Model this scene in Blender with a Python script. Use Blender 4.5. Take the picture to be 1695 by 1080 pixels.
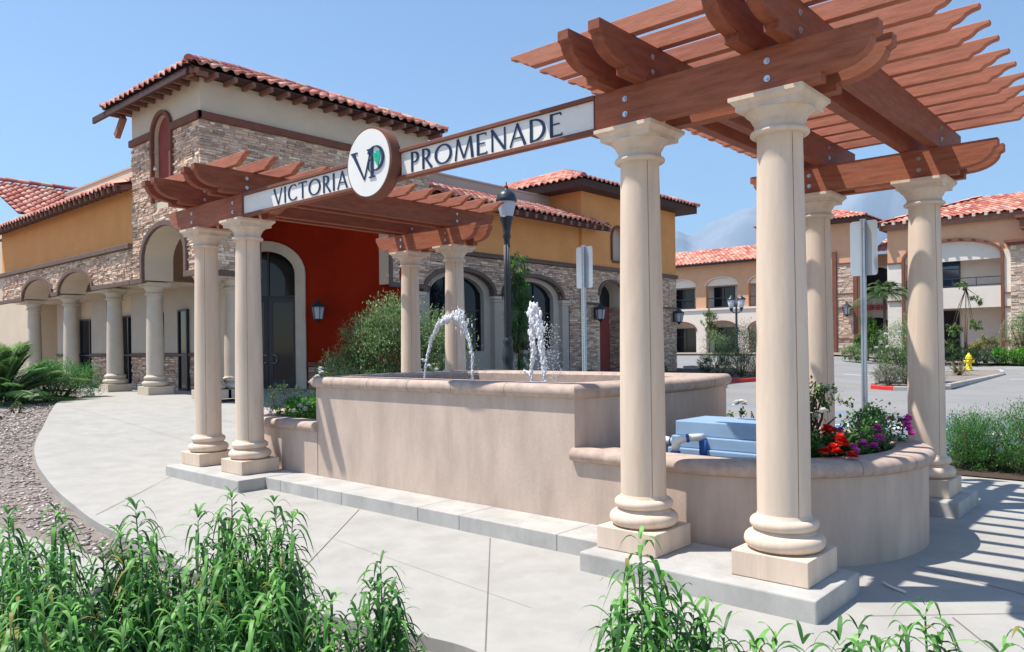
import bpy, bmesh, math, random
import numpy as np
from math import sin, cos, pi, sqrt, radians, atan2
from mathutils import Vector, Matrix
from mathutils.geometry import tessellate_polygon
random.seed(7); RNG = np.random.default_rng(11)
scn = bpy.context.scene
for o in list(bpy.data.objects): bpy.data.objects.remove(o)

# ------------------------------------------------------------------ camera
CAM = Vector((7.9873, -4.8511, 1.6131)); YAW, PITCH, ROLL, FOC = .7297, -.0012, -.0118, 1272.17
fw = Vector((-sin(YAW)*cos(PITCH), cos(YAW)*cos(PITCH), sin(PITCH)))
rr = Vector((cos(YAW), sin(YAW), 0)); uu = rr.cross(fw)
r2 = rr*cos(ROLL) + uu*sin(ROLL); u2 = uu*cos(ROLL) - rr*sin(ROLL)
cd = bpy.data.cameras.new('camera'); cam = bpy.data.objects.new('camera', cd); scn.collection.objects.link(cam)
M = Matrix((r2, u2, -fw)).transposed().to_4x4(); M.translation = CAM
cam.matrix_world = M
cd.sensor_fit = 'HORIZONTAL'; cd.sensor_width = 36; cd.lens = 36*FOC/1695; cd.shift_y = 36.42/1695
cd.clip_start = .05; cd.clip_end = 30000
scn.camera = cam

# ------------------------------------------------------------------ sky, sun, exposure
SUN_D = Vector((.76, .635, -2.05)).normalized()
elev = math.asin(-SUN_D.z); az = atan2(-SUN_D.x, -SUN_D.y)
w = bpy.data.worlds.new('World'); scn.world = w; w.use_nodes = True
nt = w.node_tree; nt.nodes.clear()
sky = nt.nodes.new('ShaderNodeTexSky'); sky.sky_type = 'NISHITA'; sky.sun_disc = False
sky.sun_elevation = elev; sky.sun_rotation = az; sky.altitude = 300; sky.air_density = 1.0; sky.dust_density = .3; sky.ozone_density = 2.5
bg = nt.nodes.new('ShaderNodeBackground'); bg.inputs[1].default_value = .125
wo = nt.nodes.new('ShaderNodeOutputWorld')
nt.links.new(sky.outputs[0], bg.inputs[0]); nt.links.new(bg.outputs[0], wo.inputs[0])
sl = bpy.data.lights.new('sun', 'SUN'); sl.energy = 5.0; sl.angle = radians(.53); sl.color = (1, .95, .87)
so = bpy.data.objects.new('sun', sl); scn.collection.objects.link(so)
so.rotation_euler = SUN_D.to_track_quat('-Z', 'Y').to_euler(); so.location = (0, 0, 30)
scn.view_settings.view_transform = 'Standard'; scn.view_settings.look = 'None'
scn.view_settings.exposure = .62; scn.view_settings.gamma = 1

# ------------------------------------------------------------------ helpers
def T(x, y):                                  # height of the paving / ground
    t = min(1, max(0, (-1.2-x)/9.5)); return .53*t*t*(3-2*t) + .012*max(0, y-12)
def tag(o, label=None, cat=None, group=None, kind=None):
    if label: o['label'] = label
    if cat: o['category'] = cat
    if group: o['group'] = group
    if kind: o['kind'] = kind
    return o
def empty(name, loc=(0, 0, 0), label=None, cat=None, group=None, rz=0):
    o = bpy.data.objects.new(name, None); scn.collection.objects.link(o)
    o.empty_display_size = .1; o.location = loc; o.rotation_euler = (0, 0, rz)
    return tag(o, label, cat, group)
def link(name, me, parent=None):
    o = bpy.data.objects.new(name, me); scn.collection.objects.link(o)
    if parent is not None:
        o.parent = parent
    return o
class MB:
    def __init__(s): s.v = []; s.f = []; s.c = []; s.m = []; s.col = (1, 1, 1); s.mi = 0; s.sm = []; s.smooth = False
    def add(s, vs, fs):
        b = len(s.v); s.v += [tuple(p) for p in vs]
        for f in fs: s.f.append(tuple(i+b for i in f)); s.c.append(s.col); s.m.append(s.mi); s.sm.append(s.smooth)
    def box(s, x0, x1, y0, y1, z0, z1):
        s.add([(x0,y0,z0),(x1,y0,z0),(x1,y1,z0),(x0,y1,z0),(x0,y0,z1),(x1,y0,z1),(x1,y1,z1),(x0,y1,z1)],
              [(0,3,2,1),(4,5,6,7),(0,1,5,4),(1,2,6,5),(2,3,7,6),(3,0,4,7)])
    def obox(s, c, a, b, d):                  # centre + three half vectors
        c, a, b, d = map(Vector, (c, a, b, d))
        P = [c-a-b-d, c+a-b-d, c+a+b-d, c-a+b-d, c-a-b+d, c+a-b+d, c+a+b+d, c-a+b+d]
        s.add(P, [(0,3,2,1),(4,5,6,7),(0,1,5,4),(1,2,6,5),(2,3,7,6),(3,0,4,7)])
    def lathe(s, prof, c=(0, 0), n=32, a0=0, a1=2*pi):
        full = abs(a1-a0-2*pi) < 1e-6; k = n if full else n+1
        vs = [(c[0]+r*cos(a0+(a1-a0)*i/n), c[1]+r*sin(a0+(a1-a0)*i/n), z) for r, z in prof for i in range(k)]
        fs = [(j*k+i, j*k+(i+1) % k, (j+1)*k+(i+1) % k, (j+1)*k+i) for j in range(len(prof)-1) for i in range(n)]
        s.add(vs, fs)
    def tube(s, pts, r, n=8, caps=True):
        pts = [Vector(p) for p in pts]; R = r if isinstance(r, (list, tuple)) else [r]*len(pts)
        vs = []; up = Vector((0, 0, 1))
        for i, p in enumerate(pts):
            d = (pts[min(i+1, len(pts)-1)]-pts[max(i-1, 0)]).normalized()
            a = d.cross(up)
            if a.length < .05: a = d.cross(Vector((1, 0, 0)))
            a.normalize(); b = d.cross(a)
            vs += [p+(a*cos(2*pi*k/n)+b*sin(2*pi*k/n))*R[i] for k in range(n)]
        fs = [(j*n+i, j*n+(i+1) % n, (j+1)*n+(i+1) % n, (j+1)*n+i) for j in range(len(pts)-1) for i in range(n)]
        if caps: fs += [tuple(range(n))[::-1], tuple(range((len(pts)-1)*n, len(pts)*n))]
        s.add(vs, fs)
    def prism(s, poly, O, U, V, N, t, holes=()):   # 2D outline (+holes) in plane O+uU+vV, thickness t towards -N
        O, U, V, N = map(Vector, (O, U, V, N)); loops = [poly]+list(holes)
        flat = [p for l in loops for p in l]
        tris = tessellate_polygon([[Vector((p[0], p[1], 0)) for p in l] for l in loops])
        F = [O+U*p[0]+V*p[1] for p in flat]; B = [q-N*t for q in F]; n = len(flat)
        fs = []
        for t3 in tris:
            a, b, c = t3
            ar = (flat[b][0]-flat[a][0])*(flat[c][1]-flat[a][1])-(flat[c][0]-flat[a][0])*(flat[b][1]-flat[a][1])
            if abs(ar) < 1e-10: continue
            if ar < 0: a, b, c = a, c, b
            if U.cross(V).dot(N) < 0: a, b, c = a, c, b
            fs += [(a, b, c), (n+a, n+c, n+b)]
        k = 0
        for l in loops:
            m = len(l)
            for i in range(m): fs.append((k+i, k+(i+1) % m, n+k+(i+1) % m, n+k+i))
            k += m
        s.add(F+B, fs)
    def build(s, name, mats, parent=None, bevel=0, seg=1, recalc=True, loc=None, auto=False):
        me = bpy.data.meshes.new(name); v = s.v
        if loc is not None: v = [(p[0]-loc[0], p[1]-loc[1], p[2]-loc[2]) for p in v]
        me.from_pydata(v, [], s.f)
        if not isinstance(mats, (list, tuple)): mats = [mats]
        for m in mats: me.materials.append(m)
        me.polygons.foreach_set('material_index', s.m); me.polygons.foreach_set('use_smooth', s.sm)
        if any(c != (1, 1, 1) for c in s.c):
            ca = me.color_attributes.new('Col', 'FLOAT_COLOR', 'CORNER')
            arr = np.repeat(np.array([c+(1,) for c in s.c], dtype=np.float32), [len(f) for f in s.f], axis=0)
            ca.data.foreach_set('color', arr.ravel())
        if recalc:
            bm = bmesh.new(); bm.from_mesh(me); bmesh.ops.recalc_face_normals(bm, faces=bm.faces); bm.to_mesh(me); bm.free()
        if auto:
            me.polygons.foreach_set('use_smooth', [True]*len(me.polygons)); me.set_sharp_from_angle(angle=radians(35))
        o = link(name, me, parent)
        if loc is not None: o.location = loc
        if bevel:
            b = o.modifiers.new('b', 'BEVEL'); b.width = bevel; b.segments = seg; b.limit_method = 'ANGLE'; b.angle_limit = radians(40)
        return o
def npmesh(name, V, F, mat, parent=None, C=None, smooth=False):
    """V (n,3), F (m,k) constant k, C (m,3) per-face colour"""
    me = bpy.data.meshes.new(name); m, k = F.shape
    me.vertices.add(len(V)); me.vertices.foreach_set('co', V.astype(np.float32).ravel())
    me.loops.add(m*k); me.loops.foreach_set('vertex_index', F.astype(np.int32).ravel())
    me.polygons.add(m); me.polygons.foreach_set('loop_start', np.arange(0, m*k, k, dtype=np.int32))
    me.polygons.foreach_set('loop_total', np.full(m, k, dtype=np.int32))
    me.update(calc_edges=True)
    if smooth: me.polygons.foreach_set('use_smooth', np.ones(m, dtype=bool))
    if C is not None:
        ca = me.color_attributes.new('Col', 'FLOAT_COLOR', 'CORNER')
        A = np.ones((m, k, 4), np.float32); A[:, :, :3] = C[:, None, :]; ca.data.foreach_set('color', A.ravel())
    me.materials.append(mat); me.validate(); return link(name, me, parent)

# ------------------------------------------------------------------ materials
def mat(name, col, rough=.8, var=.0, scale=4., bump=0., bscale=40., attr=False, spec=.3, metal=0., stretch=(1, 1, 1),
        stain=None, stain_scale=1.2, stain_amt=.5, trans=0., coat=0., detail=6, bdist=.01, tl=None, col2=None, world=True):
    m = bpy.data.materials.new(name); m.use_nodes = True; t = m.node_tree; N = t.nodes; L = t.links
    b = N['Principled BSDF']; b.inputs['Roughness'].default_value = rough; b.inputs['Specular IOR Level'].default_value = spec
    b.inputs['Metallic'].default_value = metal
    tc = N.new('ShaderNodeNewGeometry') if world else N.new('ShaderNodeTexCoord')
    src = tc.outputs['Position'] if world else tc.outputs['Object']
    mp = N.new('ShaderNodeMapping'); mp.inputs['Scale'].default_value = stretch; L.new(src, mp.inputs[0]); vec = mp.outputs[0]
    if attr:
        a = N.new('ShaderNodeAttribute'); a.attribute_name = 'Col'; mx = N.new('ShaderNodeMix'); mx.data_type = 'RGBA'; mx.blend_type = 'MULTIPLY'
        mx.inputs[0].default_value = 1; mx.inputs[6].default_value = (*col, 1); L.new(a.outputs['Color'], mx.inputs[7]); cur = mx.outputs[2]
    else:
        rgb = N.new('ShaderNodeRGB'); rgb.outputs[0].default_value = (*col, 1); cur = rgb.outputs[0]
    if col2 is not None:
        nz = N.new('ShaderNodeTexNoise'); nz.inputs['Scale'].default_value = scale*.6; nz.inputs['Detail'].default_value = 5; L.new(vec, nz.inputs['Vector'])
        cr = N.new('ShaderNodeMapRange'); cr.inputs[1].default_value = .42; cr.inputs[2].default_value = .6; L.new(nz.outputs[0], cr.inputs[0])
        mx = N.new('ShaderNodeMix'); mx.data_type = 'RGBA'; L.new(cr.outputs[0], mx.inputs[0]); L.new(cur, mx.inputs[6]); mx.inputs[7].default_value = (*col2, 1); cur = mx.outputs[2]
    if var:
        nz = N.new('ShaderNodeTexNoise'); nz.inputs['Scale'].default_value = scale; nz.inputs['Detail'].default_value = detail; nz.inputs['Roughness'].default_value = .62
        L.new(vec, nz.inputs['Vector'])
        mr = N.new('ShaderNodeMapRange'); mr.inputs[1].default_value = .3; mr.inputs[2].default_value = .7; mr.inputs[3].default_value = 1-var; mr.inputs[4].default_value = 1+var
        L.new(nz.outputs[0], mr.inputs[0])
        mx = N.new('ShaderNodeMix'); mx.data_type = 'RGBA'; mx.blend_type = 'MULTIPLY'; mx.inputs[0].default_value = 1
        L.new(cur, mx.inputs[6]); L.new(mr.outputs[0], mx.inputs[7]); cur = mx.outputs[2]
    if stain is not None:
        nz = N.new('ShaderNodeTexNoise'); nz.inputs['Scale'].default_value = stain_scale; nz.inputs['Detail'].default_value = 8; nz.inputs['Roughness'].default_value = .7; L.new(vec, nz.inputs['Vector'])
        mr = N.new('ShaderNodeMapRange'); mr.inputs[1].default_value = .5; mr.inputs[2].default_value = .72; mr.inputs[4].default_value = stain_amt; L.new(nz.outputs[0], mr.inputs[0])
        mx = N.new('ShaderNodeMix'); mx.data_type = 'RGBA'; L.new(mr.outputs[0], mx.inputs[0]); L.new(cur, mx.inputs[6]); mx.inputs[7].default_value = (*stain, 1); cur = mx.outputs[2]
    L.new(cur, b.inputs['Base Color'])
    if bump:
        nz = N.new('ShaderNodeTexNoise'); nz.inputs['Scale'].default_value = bscale; nz.inputs['Detail'].default_value = 5; nz.inputs['Roughness'].default_value = .6; L.new(vec, nz.inputs['Vector'])
        bp = N.new('ShaderNodeBump'); bp.inputs['Strength'].default_value = bump; bp.inputs['Distance'].default_value = bdist; L.new(nz.outputs[0], bp.inputs['Height']); L.new(bp.outputs[0], b.inputs['Normal'])
    if trans: b.inputs['Transmission Weight'].default_value = trans
    if coat: b.inputs['Coat Weight'].default_value = coat
    if tl is not None:                         # leaf: some light comes through
        td = N.new('ShaderNodeBsdfTranslucent'); ms = N.new('ShaderNodeMixShader'); ms.inputs[0].default_value = tl
        L.new(cur, td.inputs[0]); L.new(b.outputs[0], ms.inputs[1]); L.new(td.outputs[0], ms.inputs[2]); L.new(ms.outputs[0], N['Material Output'].inputs['Surface'])
    return m
X = {}
X['precast'] = mat('precast', (.66, .53, .415), .75, .12, 7, .35, 110, stain=(.50, .30, .17), stain_scale=4.5, stain_amt=.42, bdist=.004, stretch=(1, 1, .12))
X['precast_far'] = mat('precast_far', (.56, .48, .39), .8, .08, 3)
X['seam'] = mat('seam', (.33, .17, .09), .9, .3, 14)
X['wood'] = mat('wood', (.21, .056, .030), .62, .28, 5, .5, 60, stretch=(1, 1, 5), stain=(.30, .12, .075), stain_scale=3, stain_amt=.5, bdist=.004)
X['woody'] = mat('woody', (.24, .068, .032), .62, .28, 5, .5, 60, stretch=(5, .8, 5), stain=(.30, .12, .075), stain_scale=3, stain_amt=.5, bdist=.004)
X['woodx'] = mat('woodx', (.30, .092, .045), .66, .28, 5, .6, 40, stretch=(.8, 6, 6), stain=(.34, .16, .105), stain_scale=2.4, stain_amt=.55, bdist=.004)
X['slat'] = mat('slat', (.42, .145, .082), .68, .26, 5, .6, 40, stretch=(.8, 6, 6), stain=(.46, .22, .15), stain_scale=2.4, stain_amt=.55, bdist=.004)
X['rafter'] = mat('rafter', (.26, .12, .085), .75, .2, 8)
X['fascia'] = mat('fascia', (.075, .035, .028), .75, .2, 5)
X['trim'] = mat('trim', (.15, .10, .082), .85, .15, 5, .3, 80)
X['trimr'] = mat('trimr', (.19, .075, .05), .85, .15, 5, .3, 80)
X['metal'] = mat('metal', (.52, .56, .60), .32, .1, 30, metal=.9, spec=.5)
X['galv'] = mat('galv', (.50, .56, .62), .38, .10, 22, metal=.75, spec=.5)
X['sgn'] = mat('sgn', (.78, .76, .71), .45, .04, 3)
X['sgnback'] = mat('sgnback', (.56, .62, .68), .35, .05, 2, metal=.6, spec=.5)
X['navy'] = mat('navy', (.012, .028, .075), .4)
X['leafmark'] = mat('leafmark', (.0, .42, .24), .5)
X['wallp'] = mat('wallp', (.52, .41, .335), .88, .15, 5, .9, 120, stain=(.42, .30, .25), stain_scale=2.2, stain_amt=.6, bdist=.004, stretch=(1, 1, .25))
X['cope'] = mat('cope', (.45, .345, .285), .8, .2, 11, .4, 150, stain=(.26, .17, .14), stain_scale=6, stain_amt=.5, bdist=.004)
X['joint'] = mat('joint', (.20, .165, .145), .95)
X['conc'] = mat('conc', (.37, .355, .326), .85, .085, 3.5, .4, 200, stain=(.27, .255, .235), stain_scale=1.3, stain_amt=.5, bdist=.003)
X['kerb'] = mat('kerb', (.42, .405, .38), .85, .15, 3, .4, 120, stain=(.30, .29, .27), stain_scale=4, stain_amt=.7, bdist=.004, stretch=(1, 1, .6))
X['asph'] = mat('asph', (.245, .24, .236), .9, .12, .5, .5, 120, stain=(.26, .255, .25), stain_scale=.25, stain_amt=.5, bdist=.006, detail=10)
X['ground'] = mat('ground', (.26, .22, .195), .95, .35, 26, .9, 60, stain=(.115, .085, .07), stain_scale=3, stain_amt=.7, bdist=.02)
X['soil'] = mat('soil', (.075, .05, .038), .95, .35, 26, .9, 60, bdist=.02)
X['peb'] = mat('peb', (1, 1, 1), .9, .2, 30, attr=True)
X['paintw'] = mat('paintw', (.72, .72, .70), .8, .12, 6)
X['paintb'] = mat('paintb', (.10, .27, .55), .8, .2, 6)
X['paintr'] = mat('paintr', (.55, .045, .04), .7, .15, 5)
X['stucco_o'] = mat('stucco_o', (.70, .315, .11), .9, .07, 1.2, .5, 90, stain=(.72, .37, .15), stain_scale=.6, stain_amt=.5, bdist=.006)
X['stucco_c'] = mat('stucco_c', (.62, .51, .39), .9, .06, 1.2, .5, 90, bdist=.006)
X['stucco_g'] = mat('stucco_g', (.46, .40, .34), .9, .06, 1.2, .5, 90, bdist=.006)
X['stucco_r'] = mat('stucco_r', (.27, .017, .004), .95, spec=.05, var=.16, scale=.9, bump=.5, bscale=70, stain=(.17, .010, .003), stain_scale=1.4, stain_amt=.5, bdist=.006)
X['niche_r'] = mat('niche_r', (.27, .060, .048), .9, .15, 2, .4, 80)
X['stucco_p'] = mat('stucco_p', (.66, .37, .22), .9, .06, 1.2, .3, 90)
X['stucco_w'] = mat('stucco_w', (.74, .66, .58), .9, .05, 1.2, .3, 90)
X['mortar'] = mat('mortar', (.13, .10, .085), .95, .2, 8)
X['stone'] = mat('stone', (1, 1, 1), .85, .22, 14, .8, 45, attr=True, bdist=.01)
X['tile'] = mat('tile', (1, 1, 1), .75, .16, 7, .3, 60, attr=True)
X['dark'] = mat('dark', (.012, .012, .014), .6)
X['glass'] = mat('glass', (.006, .008, .012), .05, spec=.35)
X['glassb'] = mat('glassb', (.012, .045, .085), .06, spec=.8)
X['frame'] = mat('frame', (.018, .020, .035), .4, spec=.5)
X['black'] = mat('black', (.018, .026, .034), .4, .15, 20, spec=.5)
X['lampglass'] = mat('lampglass', (.72, .74, .82), .25, .05, 10, tl=.4)
X['blue'] = mat('blue', (.25, .37, .52), .5, .10, 5, .2, 90, stain=(.30, .42, .58), stain_scale=4, stain_amt=.4, bdist=.003)
X['pvc'] = mat('pvc', (.72, .71, .66), .4, .05, 10)
X['pvcb'] = mat('pvcb', (.03, .10, .33), .5, .2, 40)
X['yellow'] = mat('yellow', (.75, .60, .02), .5, .1, 12)
X['leaf'] = mat('leaf', (1, 1, 1), .5, .25, 9, attr=True, tl=.32, spec=.4)
X['petal'] = mat('petal', (1, 1, 1), .6, .06, 30, attr=True, tl=.3)
X['bark'] = mat('bark', (.13, .085, .055), .9, .3, 20, .8, 40, bdist=.01)
X['stem'] = mat('stem', (.12, .20, .08), .7, .2, 20)
X['water'] = mat('water', (.10, .055, .03), .06, .3, 3, .6, 14, spec=.6, bdist=.02)
X['mount'] = mat('mount', (.25, .28, .34), .95, .15, .004, .0, 1, stain=(.14, .17, .20), stain_scale=.004, stain_amt=.5)  # base lightened towards blue: part of the distance haze is in the colour
X['redsign'] = mat('redsign', (.75, .02, .015), .5)
X['haze'] = bpy.data.materials.new('haze')
def water_mat():
    m = bpy.data.materials.new('splash'); m.use_nodes = True; N = m.node_tree.nodes; L = m.node_tree.links; b = N['Principled BSDF']
    b.inputs['Base Color'].default_value = (.95, .97, 1, 1); b.inputs['Roughness'].default_value = .08; b.inputs['IOR'].default_value = 1.33
    b.inputs['Transmission Weight'].default_value = .15; b.inputs['Specular IOR Level'].default_value = .9; b.inputs['Subsurface Weight'].default_value = .0
    return m
X['splash'] = water_mat()
# ------------------------------------------------------------------ setting: ground, paving, parking
def sheet(name, poly, dz, m, step=1.0, thick=0, kind='structure', col=None, parent=None):
    bm = bmesh.new(); xs = [p[0] for p in poly]; ys = [p[1] for p in poly]
    tris = tessellate_polygon([[Vector((p[0], p[1], 0)) for p in poly]])
    vs = [bm.verts.new((p[0], p[1], 0)) for p in poly]
    for t in tris:
        try: bm.faces.new([vs[i] for i in t])
        except ValueError: pass
    def cut(co, no):
        bmesh.ops.bisect_plane(bm, geom=bm.verts[:]+bm.edges[:]+bm.faces[:], plane_co=co, plane_no=no)
    x0, x1 = max(min(xs), -11), min(max(xs), -1)
    if x1 > x0:
        for i in range(math.floor(x0/step), math.ceil(x1/step)+1): cut((i*step, 0, 0), (1, 0, 0))
    if min(ys) < 12 < max(ys): cut((0, 12, 0), (0, 1, 0))
    for v in bm.verts: v.co.z = T(v.co.x, v.co.y)+dz
    bmesh.ops.recalc_face_normals(bm, faces=bm.faces)
    for f in bm.faces:
        if f.normal.z < 0: f.normal_flip()
    if thick:
        r = bmesh.ops.extrude_face_region(bm, geom=bm.faces[:])
        # original faces stay at the bottom
        top = [e for e in r['geom'] if isinstance(e, bmesh.types.BMVert)]
        for v in bm.verts:
            if v not in set(top): pass
        for v in top: v.co.z -= thick
        bmesh.ops.recalc_face_normals(bm, faces=bm.faces)
    me = bpy.data.meshes.new(name); bm.to_mesh(me); bm.free(); me.materials.append(m)
    o = link(name, me, parent)
    if kind: o['kind'] = kind
    return o
def smoothpoly(pts, n=6):
    out = []
    for i in range(len(pts)-1):
        p0, p1, p2, p3 = pts[max(i-1, 0)], pts[i], pts[i+1], pts[min(i+2, len(pts)-1)]
        for k in range(n):
            t = k/n; a = [0, 0]
            for j in (0, 1):
                a[j] = .5*(2*p1[j]+(-p0[j]+p2[j])*t+(2*p0[j]-5*p1[j]+4*p2[j]-p3[j])*t*t+(-p0[j]+3*p1[j]-3*p2[j]+p3[j])*t**3)
            out.append(tuple(a))
    out.append(pts[-1]); return out
sheet('ground', [(-4000, -300), (4000, -300), (4000, 6000), (-4000, 6000)], -.16, X['ground'])
edge = smoothpoly([(-14.6, 3.1), (-12.6, 2.25), (-10.75, 1.13), (-9.0, .42), (-7.26, -.23), (-5.35, -.95), (-3.97, -1.34), (-2.88, -1.56), (-1.93, -1.73), (-.94, -1.89), (-.05, -2.03), (.9, -2.12), (1.81, -2.19), (2.65, -2.24), (3.5, -2.22), (4.1, -2.12), (4.71, -1.99), (5.13, -1.95), (5.9, -2.1), (7.2, -2.5), (9.5, -3.4)], 5)
sheet('paving', edge+[(16, -3.4), (16, 5.62), (5.3, 5.62), (5.1, 4.95), (-5.6, 4.95), (-6.4, 5.6), (-7.8, 8.2), (-9, 9.9), (-13.5, 9.9), (-24, 5.2), (-24, 3.1)], 0, X['conc'], thick=.2)
sheet('planting_bed', edge+[(9.6, -3.5), (9.6, -9), (-26, -9), (-26, 3.1)], -.075, X['ground'])
# lower walk that passes in front of the bed
sheet('front_path', [(-6, -4.2), (-.75, -2.72), (.2, -2.62), (1.25, -2.50), (1.9, -2.42), (2.1, -2.55), (2.3, -2.9), (1.2, -3.3), (-5.6, -5.4)], -.03, X['conc'], thick=.1)
sheet('parking_lot', [(-4.4, 5.05), (60, 5.05), (60, 80), (-40, 80), (-40, 26), (-7.2, 26.2), (-6.4, 20)], -.12, X['asph'])
# kerb behind the fountain
mb = MB()
for a, b in [((-4.4, 5.0), (5.1, 5.0)), ((-4.4, 5.1), (-4.4, 20.2))]:
    n = 24
    for i in range(n):
        p = [a[k]+(b[k]-a[k])*i/n for k in (0, 1)]; q = [a[k]+(b[k]-a[k])*(i+1)/n for k in (0, 1)]
        z = T(*p); d = Vector((q[0]-p[0], q[1]-p[1], 0)); nn = Vector((-d.y, d.x, 0)).normalized()*.075
        mb.obox(((p[0]+q[0])/2, (p[1]+q[1])/2, z-.1), d/2, nn, (0, 0, .108))
tag(mb.build('kerb', X['kerb'], bevel=.012), kind='structure')
# joints in the paving
mb = MB()
def joint(x0, y0, x1, y1, w=.007):
    n = max(2, int(sqrt((x1-x0)**2+(y1-y0)**2)/.5)); d = Vector((x1-x0, y1-y0, 0)).normalized(); nn = Vector((-d.y, d.x, 0))*w/2
    for i in range(n):
        a = Vector((x0+(x1-x0)*i/n, y0+(y1-y0)*i/n, 0)); b = Vector((x0+(x1-x0)*(i+1)/n, y0+(y1-y0)*(i+1)/n, 0))
        a.z = T(a.x, a.y)+.004; b.z = T(b.x, b.y)+.004
        mb.add([a-nn, b-nn, b+nn, a+nn], [(0, 1, 2, 3)])
joint(1.69, -.14, 2.89+.55, -2.1); joint(3.5, -.14, 5.15, -1.92); joint(-2.0, -.3, -.15, -1.95); joint(6.9, .2, 8.8, -2.6, .009)
joint(2.4, -1.0, 4.9, -1.25, .0025); joint(-9.5, .8, -3, 1.0, .004); joint(-8, 2.6, -2.4, 2.2, .004)
joint(6.5, -.1, 9, 2.2, .006); joint(6.45, 1.2, 9.5, .1, .008); joint(7.2, 5.6, 8.6, -.2, .005)
o = mb.build('paving_joints', X['joint'], recalc=False); tag(o, kind='structure')
# painted stall markings
mb = MB(); mw = MB()
def strip(m, pts, w, dz=-.116):
    for (a, b) in zip(pts[:-1], pts[1:]):
        a = Vector((*a, 0)); b = Vector((*b, 0)); n = max(1, int((b-a).length/.5)); d = (b-a).normalized(); nn = Vector((-d.y, d.x, 0))*w/2
        for i in range(n):
            p = a.lerp(b, i/n); q = a.lerp(b, (i+1)/n); V = [p-nn, q-nn, q+nn, p+nn]
            m.add([(v.x, v.y, T(v.x, v.y)+dz) for v in V], [(0, 1, 2, 3)])
for k in range(7): strip(mb, [(.6+k*.12, 6.2+k*1.05), (5.9, 6.6+k*1.05)], .26)
strip(mb, [(.4, 5.6), (.9, 14.6)], .12); strip(mb, [(5.9, 5.6), (6.3, 14)], .12); strip(mb, [(-2.2, 5.6), (-1.9, 15.4)], .12); strip(mb, [(.9, 14.6), (6.4, 14.0)], .12)
strip(mb, [(-2.2, 15.3), (-.9, 15.2)], .14)
tag(mb.build('blue_markings', X['paintb'], recalc=False), kind='structure')
LET = {'N': [[(0, 0), (0, 1), (.6, 0), (.6, 1)]], 'O': [[(0, 0), (0, 1), (.6, 1), (.6, 0), (0, 0)]], 'P': [[(0, 0), (0, 1), (.6, 1), (.6, .5), (0, .5)]],
       'A': [[(0, 0), (.3, 1), (.6, 0)], [(.12, .4), (.48, .4)]], 'R': [[(0, 0), (0, 1), (.6, 1), (.6, .5), (0, .5)], [(.2, .5), (.6, 0)]], 'K': [[(0, 0), (0, 1)], [(.6, 1), (0, .5), (.6, 0)]],
       'I': [[(.3, 0), (.3, 1)]], 'G': [[(.6, 1), (0, 1), (0, 0), (.6, 0), (.6, .45), (.35, .45)]]}
xx = 1.5
for word, y in (('NO', 12.35), ('PARKING', 11.55)):
    x = 2.3 if word == 'NO' else 1.55
    for ch in word:
        for pl in LET[ch]: strip(mw, [(x+px*.75, y+py*.62) for px, py in pl], .10, -.110)
        x += .62
for y in (31, 34.5, 42): strip(mw, [(-4, y), (1.5 if y > 40 else -1, y)], .12)
strip(mw, [(.6, 41), (4.2, 46)], .14); strip(mw, [(.9, 44.5), (3.4, 49)], .14); strip(mw, [(2.4, 31), (9, 30.6)], .12); strip(mw, [(2.0, 36), (9, 35)], .12)
tag(mw.build('white_markings', X['paintw'], recalc=False), kind='structure')

# islands with kerbs
def island(name, poly, mats, red=(), h=.0):
    o = sheet(name+'_bed', poly, -.03, X['ground'], kind='structure')
    mk = MB(); mr = MB(); n = len(poly)
    for i in range(n):
        a, b = poly[i], poly[(i+1) % n]; d = Vector((b[0]-a[0], b[1]-a[1], 0)); L = d.length
        if L < .01: continue
        e = d.normalized(); nn = Vector((-e.y, e.x, 0))*.075; z = (T(*a)+T(*b))/2
        (mr if i in red else mk).obox(((a[0]+b[0])/2, (a[1]+b[1])/2, z-.07), e*(L/2+.03), nn, (0, 0, .09))
    tag(mk.build('kerb', X['kerb'], bevel=.02), kind='structure')
    if red: tag(mr.build('kerb', X['paintr'], bevel=.02), kind='structure')
island('island', [(-.73, 24.3), (-.45, 23.3), (.38, 22.77), (.95, 22.95), (1.75, 24), (1.6, 34.3), (1.1, 36.9), (-.6, 37.2), (-1.0, 30)], None, red=(0, 1))
island('side_bed', [(-5.3, 21.9), (-4.9, 22.3), (-4.7, 24.6), (-5.6, 28.6), (-9, 29.6), (-9, 25.6), (-7.2, 25.2), (-6.6, 21.9)], None, red=(0, 1, 2, 8, 7))
sheet('wall_bed', [(-4.45, 5.0), (-4.45, 20.2), (-6.3, 25), (-8.5, 25), (-8.5, 9.9), (-7.8, 8.2), (-6.4, 5.6), (-5.6, 5.0)], -.02, X['soil'])
sheet('far_bed', [(-24, 47.2), (14, 42.6), (14, 54), (-30, 54)], -.02, X['ground'])
sheet('hedge_bed', [(5.3, 5.62), (16, 5.62), (16, 8), (5.3, 8)], .015, X['soil'])

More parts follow.
